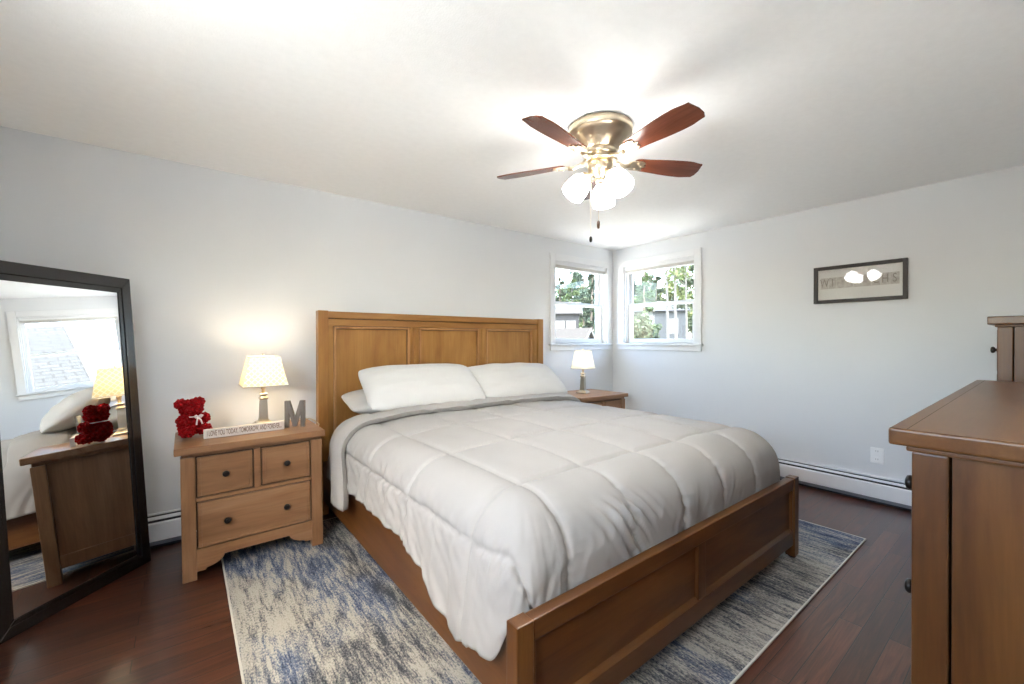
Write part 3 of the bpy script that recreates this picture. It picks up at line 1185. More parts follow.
fold = obj('folded_edge', grid_mesh(Fp), M['duvet'], com)
so = fold.modifiers.new('thickness', 'SOLIDIFY')
so.thickness = 0.006
so.offset = -1.0


def pillow_bm(w, h, t_, seed, pinch=0.06, n=44):
    """pillow lying in the xy plane, centre at origin, w by h, t_ thick"""
    bm = bmesh.new()
    rows = {}
    for sgn in (1, -1):
        for i in range(n + 1):
            for j in range(n + 1):
                u_, v_ = 2 * i / n - 1, 2 * j / n - 1
                u2 = math.sin(u_ * PI / 2); v2 = math.sin(v_ * PI / 2)
                edge = (i in (0, n) or j in (0, n))
                if edge and sgn == -1:
                    rows[(sgn, i, j)] = rows[(1, i, j)]
                    continue
                prof = max(0.0, (1 - abs(u2) ** 2.8)) ** 0.5 * max(0.0, (1 - abs(v2) ** 2.2)) ** 0.5
                x = u2 * w / 2 * (1 - pinch * (1 - v2 * v2) * abs(u2) ** 3 * 0.4) * (1 - 0.05 * abs(v2) ** 6)
                y = v2 * h / 2 * (1 - 0.3 * pinch * (1 - u2 * u2) * abs(v2) ** 3) * (1 - 0.09 * abs(u2) ** 8)
                z = sgn * prof * t_ / 2
                z += 0.014 * prof * noise.noise(Vector((x * 5, y * 9, seed + sgn))) + 0.008 * noise.noise(Vector((x * 7 + y * 5, y * 24, seed))) * prof
                rows[(sgn, i, j)] = bm.verts.new((x, y, z))
        for i in range(n):
            for j in range(n):
                q = [rows[(sgn, i, j)], rows[(sgn, i + 1, j)], rows[(sgn, i + 1, j + 1)], rows[(sgn, i, j + 1)]]
                f = bm.faces.new(q if sgn == 1 else q[::-1])
                f.smooth = True
    return bm


def pillow(label, c, w, h, t_, tilt, rz, seed, droop=0.0, ry=0.0):
    bm = pillow_bm(w, h, t_, seed)
    mt = Matrix.Rotation(rz, 4, 'Z') @ Matrix.Rotation(ry, 4, 'Y') @ Matrix.Rotation(tilt, 4, 'X')
    bm.transform(Matrix.Translation(c) @ mt)
    return tag(obj('pillow', bm, M['sheet']), label, 'pillow', 'pillows at the headboard')


pillow('flat white pillow under the left propped pillow, its end poking out', (1.325, 2.965, 0.785), 0.92, 0.33, 0.17, math.radians(14), 0.0, 3)
pillow('white pillow propped on the headboard nearer the lattice-shaded lamp', (1.355, 2.755, 0.892), 0.875, 0.42, 0.20, math.radians(36), math.radians(-3), 11)
pillow('white pillow propped on the headboard nearer the windows', (2.21, 2.765, 0.870), 0.92, 0.42, 0.20, math.radians(36), math.radians(-2), 23)


# ------------------------------------------------------------------ nightstands
def knob(bm, p, d, r=0.016):
    """round knob; base at p, pointing along d"""
    d = Vector(d)
    mt = Matrix.Translation(p) @ d.to_track_quat('Z', 'Y').to_matrix().to_4x4()
    lathe(bm, [(r * 0.62, 0), (r * 0.5, 0.004), (r * 0.42, 0.010), (r * 0.85, 0.014), (r, 0.019), (r * 0.9, 0.025), (r * 0.5, 0.028)], 20, mat=mt)


ZN = 0.682


def ntop(x):
    """height of the near nightstand's top at x: one side stands on the rug"""
    return ZN + 0.0038 + (x - 0.313) * 0.011



def nightstand(label):
    W, FYn, BKn = 0.66, -0.245, 0.215              # local: centre x, front y (legs), back y
    r = thing('nightstand', label, 'nightstand', (0, 0, 0), 0, 'matching three-drawer nightstands')
    L = lambda name, bm, mat, par=None: obj(name, bm, mat, par or r, world=False)
    hw = W / 2
    bm = B(); box(bm, (-hw - 0.024, FYn - 0.028, ZN - 0.036), (hw + 0.012, BKn + 0.012, ZN), 0.006, 3)
    L('top', bm, M['night_x'])
    bm = B(); box(bm, (-hw + 0.006, FYn + 0.006, ZN - 0.056), (hw - 0.006, BKn, ZN - 0.036), 0.004)
    L('top_moulding', bm, M['night_x'])
    for sx in (-1, 1):
        for y0 in (FYn, BKn - 0.055):
            x0 = -hw if sx < 0 else hw - 0.060
            bm = B(); box(bm, (x0, y0, 0.0), (x0 + 0.060, y0 + 0.055, ZN - 0.056), 0.004)
            L('leg', bm, M['night_z'])
        x0 = -hw + 0.012 if sx < 0 else hw - 0.026
        bm = B(); box(bm, (x0, FYn + 0.056, 0.075), (x0 + 0.014, BKn - 0.056, ZN - 0.056), 0)
        box(bm, (x0 - (0.006 if sx < 0 else -0.0), FYn + 0.056, 0.075), (x0 + (0.014 if sx < 0 else 0.02), BKn - 0.056, 0.14), 0.002)
        L('side_panel', bm, M['night_z'])
    bm = B(); box(bm, (-hw + 0.06, BKn - 0.03, 0.1), (hw - 0.06, BKn - 0.018, ZN - 0.056), 0); L('back_panel', bm, M['night_x'])
    # face frame: rails, divider, dark sheet painting the shade in the drawer gaps
    bm = B(); box(bm, (-hw + 0.061, FYn + 0.026, 0.16), (hw - 0.061, FYn + 0.034, ZN - 0.058), 0); L('drawer_gap_shade', bm, M['seam_dark'])
    bm = B()
    box(bm, (-hw + 0.060, FYn + 0.004, 0.394), (hw - 0.060, FYn + 0.026, 0.412), 0.003)
    box(bm, (-0.016, FYn + 0.004, 0.412), (0.016, FYn + 0.026, ZN - 0.057), 0.003)
    L('face_frame', bm, M['night_x'])
    n_ = []
    xa = hw - 0.060
    # scalloped apron
    zt, zc, zb = 0.152, 0.098, 0.040
    poly = [(-xa, zt), (xa, zt), (xa, zb), (xa - 0.035, zb)]
    for k in range(9):
        a_ = PI / 2 * k / 8
        poly.append((xa - 0.042 - 0.075 * math.sin(a_), zb + 0.010 + (zc - zb - 0.010) * (1 - math.cos(a_)) ** 0.8))
    for k in range(9):
        a_ = PI / 2 * (8 - k) / 8
        poly.append((-xa + 0.042 + 0.075 * math.sin(a_), zb + 0.010 + (zc - zb - 0.010) * (1 - math.cos(a_)) ** 0.8))
    poly += [(-xa + 0.035, zb), (-xa, zb)]
    bm = B(); prism(bm, poly, 'y', FYn + 0.006, FYn + 0.028); L('apron', bm, M['night_x'])
    for x0, x1, z0, z1, kn in ((-xa + 0.003, -0.019, 0.416, ZN - 0.060, (0.5,)), (0.019, xa - 0.003, 0.416, ZN - 0.060, (0.5,)),
                               (-xa + 0.003, xa - 0.003, 0.156, 0.390, (0.24, 0.76))):
        bm = B()
        box(bm, (x0 + 0.003, FYn + 0.006, z0 + 0.003), (x1 - 0.003, FYn + 0.025, z1 - 0.003), 0.005, 3)
        frame(bm, 'y', FYn + 0.004, FYn + 0.0085, (x0 + 0.004, x1 - 0.004, z0 + 0.004, z1 - 0.004), (x0 + 0.020, x1 - 0.020, z0 + 0.020, z1 - 0.020), 0.002)
        d = L('drawer', bm, M['night_x'])
        for q in kn:
            bm = B(); knob(bm, (x0 + (x1 - x0) * q, FYn + 0.006, (z0 + z1) / 2), (0, -1, 0)); L('knob', bm, M['knob'], d)
    return r


ns = nightstand('light brown nightstand holding the red bear, sign and letter M')
ns.location = (0.318, 2.90, 0.0036)
ns.rotation_euler = (0, -0.011, 0)
ns2 = copy_thing(ns, (3.178, 2.885, 0.0036), 0, 'nightstand beyond the bed under the windows, mostly hidden')
ns2.rotation_euler = (0, 0.011, 0)


# ------------------------------------------------------------------ table lamps
def uv_shade(bm, prof, seg, n_side=None):
    """open shade wall with UVs for a pattern"""
    uvl = bm.loops.layers.uv.verify()
    rings = []
    for r, z in prof:
        rings.append([bm.verts.new((r * math.cos(2 * PI * k / seg + PI / seg), r * math.sin(2 * PI * k / seg + PI / seg), z)) for k in range(seg)])
    per = 2 * PI * prof[0][0] if n_side is None else 0
    for ri, (a_, b_) in enumerate(zip(rings, rings[1:])):
        for k in range(seg):
            f = bm.faces.new((a_[k], a_[(k + 1) % seg], b_[(k + 1) % seg], b_[k]))
            f.smooth = n_side is None
            w0 = (a_[k].co - a_[(k + 1) % seg].co).length
            w1 = (b_[k].co - b_[(k + 1) % seg].co).length
            h = prof[ri + 1][1] - prof[ri][1]
            z0 = prof[ri][1]
            for lp, q in zip(f.loops, ((-w0 / 2, z0), (w0 / 2, z0), (w1 / 2, z0 + h), (-w1 / 2, z0 + h))):
                lp[uvl].uv = (q[0] * 10 + k * 0.37, q[1] * 10)


def table_lamp(label, loc, rz, shade_mat, square, watts, rb, rt_, zb, zt_):
    r = thing('table_lamp', label, 'lamp', loc, rz, 'bedside lamps')
    L = lambda name, bm, mat, par=None: obj(name, bm, mat, par or r, world=False)
    q = math.sqrt(2)
    bm = B(); lathe(bm, [(0.052 * q, 0.001), (0.052 * q, 0.012), (0.044 * q, 0.018), (0.040 * q, 0.024), (0.028 * q, 0.030)], n_side=4); L('base', bm, M['pewter'])
    bm = B()
    lathe(bm, [(0.026 * q, 0.030), (0.027 * q, 0.036), (0.024 * q, 0.040), (0.0235 * q, 0.044), (0.019 * q, 0.155), (0.018 * q, 0.160),
               (0.023 * q, 0.166), (0.024 * q, 0.172), (0.018 * q, 0.178), (0.012 * q, 0.186), (0.020 * q, 0.192), (0.022 * q, 0.197), (0.014 * q, 0.203)], n_side=4)
    L('column', bm, M['pewter'])
    bm = B(); lathe(bm, [(0.009, 0.203), (0.009, 0.225), (0.014, 0.228), (0.014, 0.262), (0.008, 0.266)], 16); L('socket', bm, M['brass'])
    bm = B(); lathe(bm, [(0.010, 0.266), (0.014, 0.280), (0.026, 0.305), (0.028, 0.318), (0.022, 0.336), (0.008, 0.346)], 18)
    L('bulb', bm, M['bulb'])
    bm = B()
    if square:
        uv_shade(bm, [(rb * q, zb), (rt_ * q, zt_)], 4, 4)
    else:
        uv_shade(bm, [(rb, zb), (rb * 0.8 + rt_ * 0.2 - 0.003, zb + 0.2 * (zt_ - zb)), (rb * 0.4 + rt_ * 0.6 - 0.003, zb + 0.6 * (zt_ - zb)), (rt_, zt_)], 40)
    uvs = None
    # keep UVs: build directly
    me = bpy.data.meshes.new('lamp_shade')
    bmesh.ops.recalc_face_normals(bm, faces=list(bm.faces))
    bm.to_mesh(me); bm.free()
    sh = bpy.data.objects.new('lamp_shade', me)
    COL.objects.link(sh)
    me.materials.append(shade_mat)
    sh.parent = r
    s_ = sh.modifiers.new('thickness', 'SOLIDIFY'); s_.thickness = 0.0015
    n_ = 4 if square else 40
    for rr, z in ((rb, zb), (rt_, zt_)):
        k = q if square else 1.0
        pts = [(rr * k * math.cos(2 * PI * i / n_ + PI / n_), rr * k * math.sin(2 * PI * i / n_ + PI / n_), z) for i in range(n_ + 1)]
        bm = B(); tube(bm, pts, 0.0028, 8)
        L('shade_trim', bm, M['sheet'], sh)
    bm = B()
    for a_ in (0, 2 * PI / 3, 4 * PI / 3):
        tube(bm, [(0, 0, zt_ - 0.012), (rt_ * 0.98 * math.cos(a_), rt_ * 0.98 * math.sin(a_), zt_ - 0.012)], 0.0012, 6)
    tube(bm, [(0, 0, 0.345), (0, 0, zt_ + 0.012)], 0.003, 8)
    lathe(bm, [(0.004, zt_ + 0.005), (0.008, zt_ + 0.012), (0.004, zt_ + 0.02)], 12)
    L('finial', bm, M['pewter'], sh)
    ld = bpy.data.lights.new('lamp_light', 'POINT')
    ld.energy = watts
    ld.color = (1.0, 0.84, 0.62)
    ld.shadow_soft_size = 0.035
    lo_ = bpy.data.objects.new('lamp_light', ld)
    COL.objects.link(lo_)
    lo_.parent = r
    lo_.location = (0, 0, 0.385)
    return r


table_lamp('lit table lamp with a diamond-lattice shade on the nightstand behind the sign', (0.388, 3.02, ntop(0.388)), 0.0, M['shade_lattice'], True, LAMP_W, 0.119, 0.080, 0.252, 0.428)
table_lamp('lit table lamp with a plain cream shade on the far nightstand below the window', (3.135, 2.865, ZN + 0.0045), math.radians(20), M['shade_plain'], False, LAMP_FAR_W, 0.122, 0.082, 0.248, 0.424)

# lamp cord running from the nightstand towards the headboard
bm = B()
tube(bm, [(0.40, 3.078, ZN + 0.009), (0.50, 3.085, ZN + 0.010), (0.60, 3.06, ZN + 0.011), (0.66, 3.04, ZN + 0.013), (0.69, 3.02, ZN - 0.006), (0.715, 3.03, ZN - 0.03), (0.722, 3.10, ZN - 0.07), (0.720, 3.18, ZN - 0.16), (0.705, 3.185, 0.30), (0.70, 3.185, 0.20)], 0.003, 8)
tag(obj('lamp_cord', bm, M['ivory']), 'ivory lamp cord hanging off the nightstand beside the headboard', 'cord')

# ------------------------------------------------------------------ wooden sign with words
SX0, SX1, SY = 0.080, 0.468, 2.800
sg = thing('word_sign', 'long whitewashed block sign with words on the nightstand', 'sign', ((SX0 + SX1) / 2, SY, ntop(0.28)))
bm = B(); box(bm, (SX0, SY, ntop(0.28) + 0.0005), (SX1, SY + 0.022, ntop(0.28) + 0.050), 0.002); obj('board', bm, M['sign'], sg)
mt = Matrix.Translation(((SX0 + SX1) / 2, SY - 0.0004, ntop(0.28) + 0.026)) @ Matrix.Rotation(PI / 2, 4, 'X')
bm = text_bm('I LOVE YOU TODAY, TOMORROW, AND FOREVER...', 0.040, 0.0004, mt, bold=0.0009)
xs_ = [v.co.x for v in bm.verts]
kx = (SX1 - SX0 - 0.03) / (max(xs_) - min(xs_))
cx_ = (max(xs_) + min(xs_)) / 2
for v in bm.verts:
    v.co.x = (SX0 + SX1) / 2 + (v.co.x - cx_) * kx
obj('lettering', bm, M['ink'], sg)
sg.rotation_euler = (0, -0.011, 0)

# ------------------------------------------------------------------ letter M
hw, hh, st = 0.056, 0.160, 0.024
poly = [(-hw, 0), (-hw, hh), (-hw + st * 1.15, hh), (0, hh * 0.38), (hw - st * 1.15, hh), (hw, hh), (hw, 0), (hw - st, 0), (hw - st, hh * 0.58), (0.011, 0.004), (-0.011, 0.004), (-hw + st, hh * 0.58), (-hw + st, 0)]
bm = B(); prism(bm, poly, 'y', -0.014, 0.014, 0.0012)
lm = obj('letter_block', bm, M['letter'], world=False)
lm.location = (0.532, 2.835, ntop(0.532) + 0.0004)
lm.rotation_euler = (0, 0, math.radians(-24))
tag(lm, 'grey weathered letter M standing on the nightstand near the headboard', 'letter')

# ------------------------------------------------------------------ red rose bear
br = thing('rose_bear', 'red foam-rose bear with a pale ribbon on the nightstand', 'bear', (0.024, 2.925, ntop(0.03) + 0.003), math.radians(34))
RS = random.Random(5)


def blob(bm, c, rad, seg=20):
    tb = bmesh.new()
    bmesh.ops.create_uvsphere(tb, u_segments=seg, v_segments=seg // 2, radius=1.0)
    for v in tb.verts:
        v.co = Vector((v.co.x * rad[0] + c[0], v.co.y * rad[1] + c[1], v.co.z * rad[2] + c[2]))
    for f in tb.faces:
        f.smooth = True
    merge(bm, tb)


def rose(bm, p, nrm, r):
    """little spiral rose of curled petals facing nrm"""
    q = Vector(nrm).to_track_quat('Z', 'Y').to_matrix().to_4x4()
    mt = Matrix.Translation(p) @ q @ Matrix.Rotation(RS.random() * 6.3, 4, 'Z')
    for ring_, (rr, hgt, n_) in enumerate(((1.0, 0.25, 5), (0.66, 0.55, 4), (0.34, 0.75, 3))):
        for k in range(n_):
            a0 = 2 * PI * (k + 0.33 * ring_) / n_
            vs = []
            for ii in range(4):
                a_ = a0 + (ii / 3 - 0.5) * 2 * PI / n_ * 1.25
                lo_ = Vector((rr * 0.55 * r * math.cos(a_), rr * 0.55 * r * math.sin(a_), -0.15 * r))
                up_ = Vector((rr * r * math.cos(a_), rr * r * math.sin(a_), hgt * r * (1 if ii in (1, 2) else 0.72)))
                vs.append((bm.verts.new(mt @ lo_), bm.verts.new(mt @ up_)))
            for (l0, u0), (l1, u1) in zip(vs, vs[1:]):
                f = bm.faces.new((l0, l1, u1, u0))
                f.smooth = True


def rose_ball(name, c, rad, n, par, rsz=0.0125):
    bm = B()
    blob(bm, c, tuple(q * 0.9 for q in rad))
    for k in range(n):
        z = 1 - 2 * (k + 0.5) / n
        a_ = k * 2.39996
        rr = math.sqrt(1 - z * z)
        d = Vector((rr * math.cos(a_), rr * math.sin(a_), z))
        p = Vector((c[0] + d.x * rad[0] * 0.95, c[1] + d.y * rad[1] * 0.95, c[2] + d.z * rad[2] * 0.95))
        if p.z < 0.010:
            continue
        nn = Vector((d.x / rad[0], d.y / rad[1], d.z / rad[2])).normalized()
        rose(bm, p, nn, rsz * RS.uniform(0.85, 1.15))
    return obj(name, bm, M['red'], par, world=False)


rose_ball('body', (0, 0, 0.072), (0.058, 0.048, 0.066), 80, br)
hd = rose_ball('head', (0.002, -0.006, 0.155), (0.056, 0.047, 0.048), 64, br)
rose_ball('muzzle', (0.004, -0.051, 0.146), (0.018, 0.014, 0.014), 12, hd, 0.009)
for sx in (-1, 1):
    rose_ball('ear', (sx * 0.046, 0.002, 0.184), (0.030, 0.022, 0.026), 26, hd, 0.010)
    rose_ball('arm', (sx * 0.056, -0.026, 0.096), (0.026, 0.030, 0.026), 26, br, 0.011)
    rose_ball('leg', (sx * 0.046, -0.042, 0.036), (0.031, 0.038, 0.029), 34, br, 0.0115)
bm = B()
for sx in (-1, 1):
    tube(bm, [(0.0, -0.058, 0.112), (sx * 0.014, -0.066, 0.122), (sx * 0.024, -0.064, 0.116), (sx * 0.014, -0.064, 0.108), (0.0, -0.060, 0.111)], 0.004, 8)
    tube(bm, [(0.0, -0.060, 0.110), (sx * 0.010, -0.068, 0.094), (sx * 0.016, -0.072, 0.070)], 0.0042, 8)
tube(bm, [(0.056 * math.cos(2 * PI * k / 24), -0.006 + 0.050 * math.sin(2 * PI * k / 24), 0.114) for k in range(25)], 0.003, 8)
obj('ribbon', bm, M['ribbon'], br, world=False)


# ------------------------------------------------------------------ dresser and chest
def case_piece(name, label, cat, x0, x1, y0, y1, H, rows, over, top_t, knob_xs, stile=0.055):
    """front faces +y; rows: list of (z0,z1,columns)"""
    r = thing(name, label, cat, ((x0 + x1) / 2, (y0 + y1) / 2, 0))
    yb, yf = y0, y1 - over                        # body back and front
    bx0, bx1 = x0 + 0.02, x1 - 0.02
    bm = B()
    box(bm, (x0, y0, H - top_t), (x1, y1, H), 0.006, 3)
    tp = obj('top', bm, M['foot_top'], r)
    bm = B(); box(bm, (x0 + 0.007, y1 - 0.030, H - 0.001), (x1 - 0.007, y1 - 0.0285, H + 0.0002), 0)
    obj('inlay_line', bm, M['seam_dark'], tp)
    bm = B(); box(bm, (bx0 - 0.006, yb, H - top_t - 0.012), (bx1 + 0.006, yf + 0.008, H - top_t), 0.004)
    obj('top_moulding', bm, M['foot_x'], r)
    zt = H - top_t - 0.012
    for xx in (bx0, bx1 - stile):
        for ya, yc in ((yb, yb + stile), (yf - stile, yf)):
            bm = B(); box(bm, (xx, ya, 0), (xx + stile, yc, zt), 0.004); obj('corner_post', bm, M['foot_z'], r)
    for xx in (bx0 + 0.008, bx1 - 0.022):
        bm = B(); box(bm, (xx, yb + stile + 0.002, 0.09), (xx + 0.014, yf - stile - 0.004, zt), 0)
        box(bm, (xx - 0.004, yb + stile + 0.002, 0.06), (xx + 0.018, yf - stile - 0.003, 0.16), 0.003)
        obj('side_panel', bm, M['foot_z'], r)
    bm = B(); box(bm, (bx0 + stile, yb + 0.004, 0.08), (bx1 - stile, yb + 0.014, zt), 0); obj('back_panel', bm, M['foot_x'], r)
    bm = B(); box(bm, (bx0 + stile + 0.001, yf - 0.040, 0.1), (bx1 - stile - 0.001, yf - 0.030, zt), 0); obj('drawer_gap_shade', bm, M['seam_dark'], r)  # dark sheet puts shade into the gaps round the drawers
    bm = B(); box(bm, (bx0 + stile, yf - 0.03, 0.05), (bx1 - stile, yf - 0.004, 0.115), 0.004); obj('base_rail', bm, M['foot_x'], r)
    fx0, fx1 = bx0 + stile + 0.004, bx1 - stile - 0.004
    for z0, z1, n_ in rows:
        wd = (fx1 - fx0) / n_
        for k in range(n_):
            a_, b_ = fx0 + wd * k + 0.003, fx0 + wd * (k + 1) - 0.003
            bm = B(); box(bm, (a_, yf - 0.028, z0 + 0.003), (b_, yf + 0.004, z1 - 0.003), 0.005, 3)
            d = obj('drawer', bm, M['foot_x'], r)
            for q in knob_xs:
                bm = B(); knob(bm, (a_ + (b_ - a_) * q, yf + 0.004, (z0 + z1) / 2), (0, 1, 0), 0.017); obj('knob', bm, M['knob'], d)
    return r


case_piece('dresser', 'wide brown wooden dresser with dark knobs in the right foreground', 'dresser',
           1.188, 2.93, -0.296, 0.213, 1.030, [(0.125, 0.486, 3), (0.492, 0.776, 3), (0.782, 0.978, 3)],
           0.034, 0.036, (0.16, 0.84))
case_piece('chest_of_drawers', 'taller brown chest of drawers standing beyond the wide dresser', 'chest of drawers',
           3.094, 4.02, -0.296, 0.19, 1.331, [(0.125, 0.362, 1), (0.368, 0.602, 1), (0.608, 0.832, 1), (0.838, 1.052, 1), (1.058, 1.272, 1)],
           0.032, 0.040, (0.16, 0.84), 0.050)

# ------------------------------------------------------------------ ceiling fan
FC = Vector((1.68, 1.42, ZC))
fan = thing('ceiling_fan', 'five-blade ceiling fan with brushed brass motor and three lit glass shades', 'ceiling fan', FC)


def fpart(name, bm, mat, par=None):
    return obj(name, bm, mat, par or fan, world=False)


bm = B(); lathe(bm, [(0.158, -0.0005), (0.162, -0.004), (0.162, -0.034), (0.158, -0.040), (0.150, -0.042), (0.140, -0.060), (0.112, -0.092), (0.092, -0.112), (0.084, -0.120)], 48)
fpart('motor_housing', bm, M['brass'])
bm = B(); lathe(bm, [(0.082, -0.120), (0.084, -0.124), (0.084, -0.140), (0.080, -0.145), (0.070, -0.149), (0.070, -0.158), (0.086, -0.163), (0.088, -0.170), (0.080, -0.178)], 48)
fpart('hub', bm, M['brass'])
bm = B(); lathe(bm, [(0.058, -0.178), (0.062, -0.186), (0.062, -0.214), (0.054, -0.228), (0.040, -0.240), (0.022, -0.252), (0.020, -0.262), (0.026, -0.270), (0.018, -0.282), (0.004, -0.288)], 40)
fpart('light_kit', bm, M['brass'])
ZB = -0.168


def blade_bm():
    bm = bmesh.new()
    out = []
    r0, r1 = 0.185, 0.558
    n = 26
    for k in range(n + 1):
        f = k / n
        x = r0 + (r1 - r0) * f
        hw_ = 0.044 + 0.020 * sm(0, 0.75, f) - 0.010 * sm(0.8, 1.0, f)
        if f < 0.06:
            hw_ *= 0.75 + 0.25 * math.sqrt(f / 0.06)
        out.append((x, hw_))
    top = [(x, h_) for x, h_ in out]
    cap = [(r1 + 0.010, 0.034), (r1 + 0.012, 0.0), (r1 + 0.004, -0.034)]
    poly = top + cap + [(x, -h_) for x, h_ in reversed(out)]
    prism(bm, poly, 'z', -0.003, 0.003, 0.0)
    return bm


pitchm = math.radians(-13)
first = None
for k in range(5):
    a_ = math.radians(190.6 + 72 * k)
    bm = blade_bm()
    bm.transform(Matrix.Translation((0, 0, ZB)) @ Matrix.Rotation(pitchm, 4, 'X'))
    bl = fpart('blade', bm, M['blade'])
    bl.rotation_euler = (0, 0, a_)
    bm = B()
    tube(bm, [(0.070, 0, ZB + 0.006), (0.105, 0, ZB - 0.006), (0.135, 0, ZB - 0.016), (0.165, 0, ZB - 0.010)], 0.011, 10, [0.014, 0.011, 0.011, 0.012])
    tb = bmesh.new()
    pl = []
    for q in range(17):
        t_ = PI / 2 + PI * q / 16
        pl.append((0.185 + 0.030 * math.cos(t_), 0.036 * math.sin(t_)))
    pl += [(0.225, -0.036), (0.245, -0.026), (0.235, -0.010), (0.255, 0.0), (0.235, 0.010), (0.245, 0.026), (0.225, 0.036)]
    prism(tb, pl, 'z', -0.010, -0.0035, 0.0015)
    for sx, sy in ((0.205, 0.022), (0.205, -0.022), (0.230, 0.0)):
        lathe(tb, [(0.006, -0.0135), (0.006, -0.010)], 12, (sx, sy, 0))
    merge(bm, tb, Matrix.Translation((0, 0, ZB)) @ Matrix.Rotation(pitchm, 4, 'X'))
    br_ = fpart('blade_iron', bm, M['brass'], bl)

for k, deg in enumerate((152, 266, 32)):
    a_ = math.radians(deg)
    dr = Vector((math.cos(a_), math.sin(a_), 0))
    bm = B()
    tube(bm, [dr * 0.035 + Vector((0, 0, -0.235)), dr * 0.060 + Vector((0, 0, -0.240)), dr * 0.078 + Vector((0, 0, -0.252))], 0.010, 10)
    axis = (dr * 0.62 + Vector((0, 0, -0.78))).normalized()
    q = axis.to_track_quat('Z', 'Y').to_matrix().to_4x4()
    mt = Matrix.Translation(dr * 0.070 + Vector((0, 0, -0.246))) @ q
    lathe(bm, [(0.014, -0.006), (0.027, 0.004), (0.030, 0.016), (0.027, 0.022)], 24, mat=mt)
    arm = fpart('shade_holder', bm, M['brass'])
    bm = B()
    prof = [(0.025, 0.018), (0.036, 0.024), (0.047, 0.038), (0.055, 0.060), (0.0595, 0.088), (0.060, 0.112), (0.0585, 0.130), (0.0555, 0.130), (0.057, 0.111), (0.0565, 0.088), (0.052, 0.060), (0.044, 0.040), (0.033, 0.027), (0.022, 0.022)]
    lathe(bm, prof, 32, mat=mt, cap=False)
    fpart('glass_shade', bm, M['fan_glass'], arm)
    bm = B()
    tb = bmesh.new()
    lathe(tb, [(0.010, 0.02), (0.014, 0.035), (0.024, 0.065), (0.022, 0.085), (0.008, 0.097)], 16)
    merge(bm, tb, mt)
    fpart('bulb', bm, M['fan_bulb'], arm)
for cx_, cy_, zl, mt_, ln in ((-0.030, 0.035, -0.55, M['knob'], 0.028), (-0.018, -0.005, -0.475, M['fob'], 0.040)):
    bm = B()
    n_ = 60
    z0 = -0.262
    tube(bm, [(cx_ * 0.6, cy_ * 0.6, z0), (cx_, cy_, z0 - 0.02), (cx_, cy_, zl)], 0.0009, 6)
    for q in range(30):
        zz = z0 - 0.02 + (zl - z0 + 0.02) * q / 29
        lathe(bm, [(0.0004, zz - 0.002), (0.0018, zz), (0.0004, zz + 0.002)], 6, (cx_, cy_, 0))
    ch = fpart('pull_chain', bm, M['brass'])
    bm = B(); lathe(bm, [(0.003, zl), (0.007, zl - 0.006), (0.008, zl - ln * 0.6), (0.006, zl - ln), (0.002, zl - ln - 0.002)], 14, (cx_, cy_, 0))
    fpart('pull_fob', bm, mt_, ch)

# ------------------------------------------------------------------ outdoors
GZ = -2.7
M['bounce_gravel'] = plain('pale light bouncing ground', hexc(212, 209, 202), 0.95, var=0.06, nscale=3.0)  # kept pale so it throws sunlight up at the ceiling
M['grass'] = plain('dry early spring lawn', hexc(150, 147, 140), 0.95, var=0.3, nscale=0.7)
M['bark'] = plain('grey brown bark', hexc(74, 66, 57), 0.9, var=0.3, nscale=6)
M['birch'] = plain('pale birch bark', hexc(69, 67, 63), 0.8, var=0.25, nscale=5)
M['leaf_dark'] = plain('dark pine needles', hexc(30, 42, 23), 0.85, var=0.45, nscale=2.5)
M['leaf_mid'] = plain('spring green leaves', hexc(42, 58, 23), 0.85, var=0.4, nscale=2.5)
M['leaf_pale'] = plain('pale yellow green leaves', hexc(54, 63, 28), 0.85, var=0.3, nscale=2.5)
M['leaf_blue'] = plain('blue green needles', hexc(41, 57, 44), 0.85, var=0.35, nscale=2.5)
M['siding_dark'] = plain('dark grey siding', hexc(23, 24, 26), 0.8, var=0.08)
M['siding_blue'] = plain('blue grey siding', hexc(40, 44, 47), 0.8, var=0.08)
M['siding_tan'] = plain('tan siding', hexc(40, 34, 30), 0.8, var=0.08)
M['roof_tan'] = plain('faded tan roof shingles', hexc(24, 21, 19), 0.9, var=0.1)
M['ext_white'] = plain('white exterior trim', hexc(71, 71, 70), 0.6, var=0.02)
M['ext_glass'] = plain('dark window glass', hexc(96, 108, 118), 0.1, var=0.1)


def shingle_mat():
    t = NT('weathered grey roof shingles')
    tc = t.n('ShaderNodeTexCoord')
    br = t.n('ShaderNodeTexBrick')
    br.inputs['Scale'].default_value = 1.0
    br.inputs['Brick Width'].default_value = 0.34
    br.inputs['Row Height'].default_value = 0.17
    br.inputs['Mortar Size'].default_value = 0.022
    br.inputs['Color1'].default_value = hexc(32, 33, 34)
    br.inputs['Color2'].default_value = hexc(23, 25, 25)
    br.inputs['Mortar'].default_value = hexc(8, 7, 7)
    t.l(tc.outputs['UV'], br.inputs['Vector'])
    return t.set(Base_Color=br.outputs['Color'], Roughness=0.9)


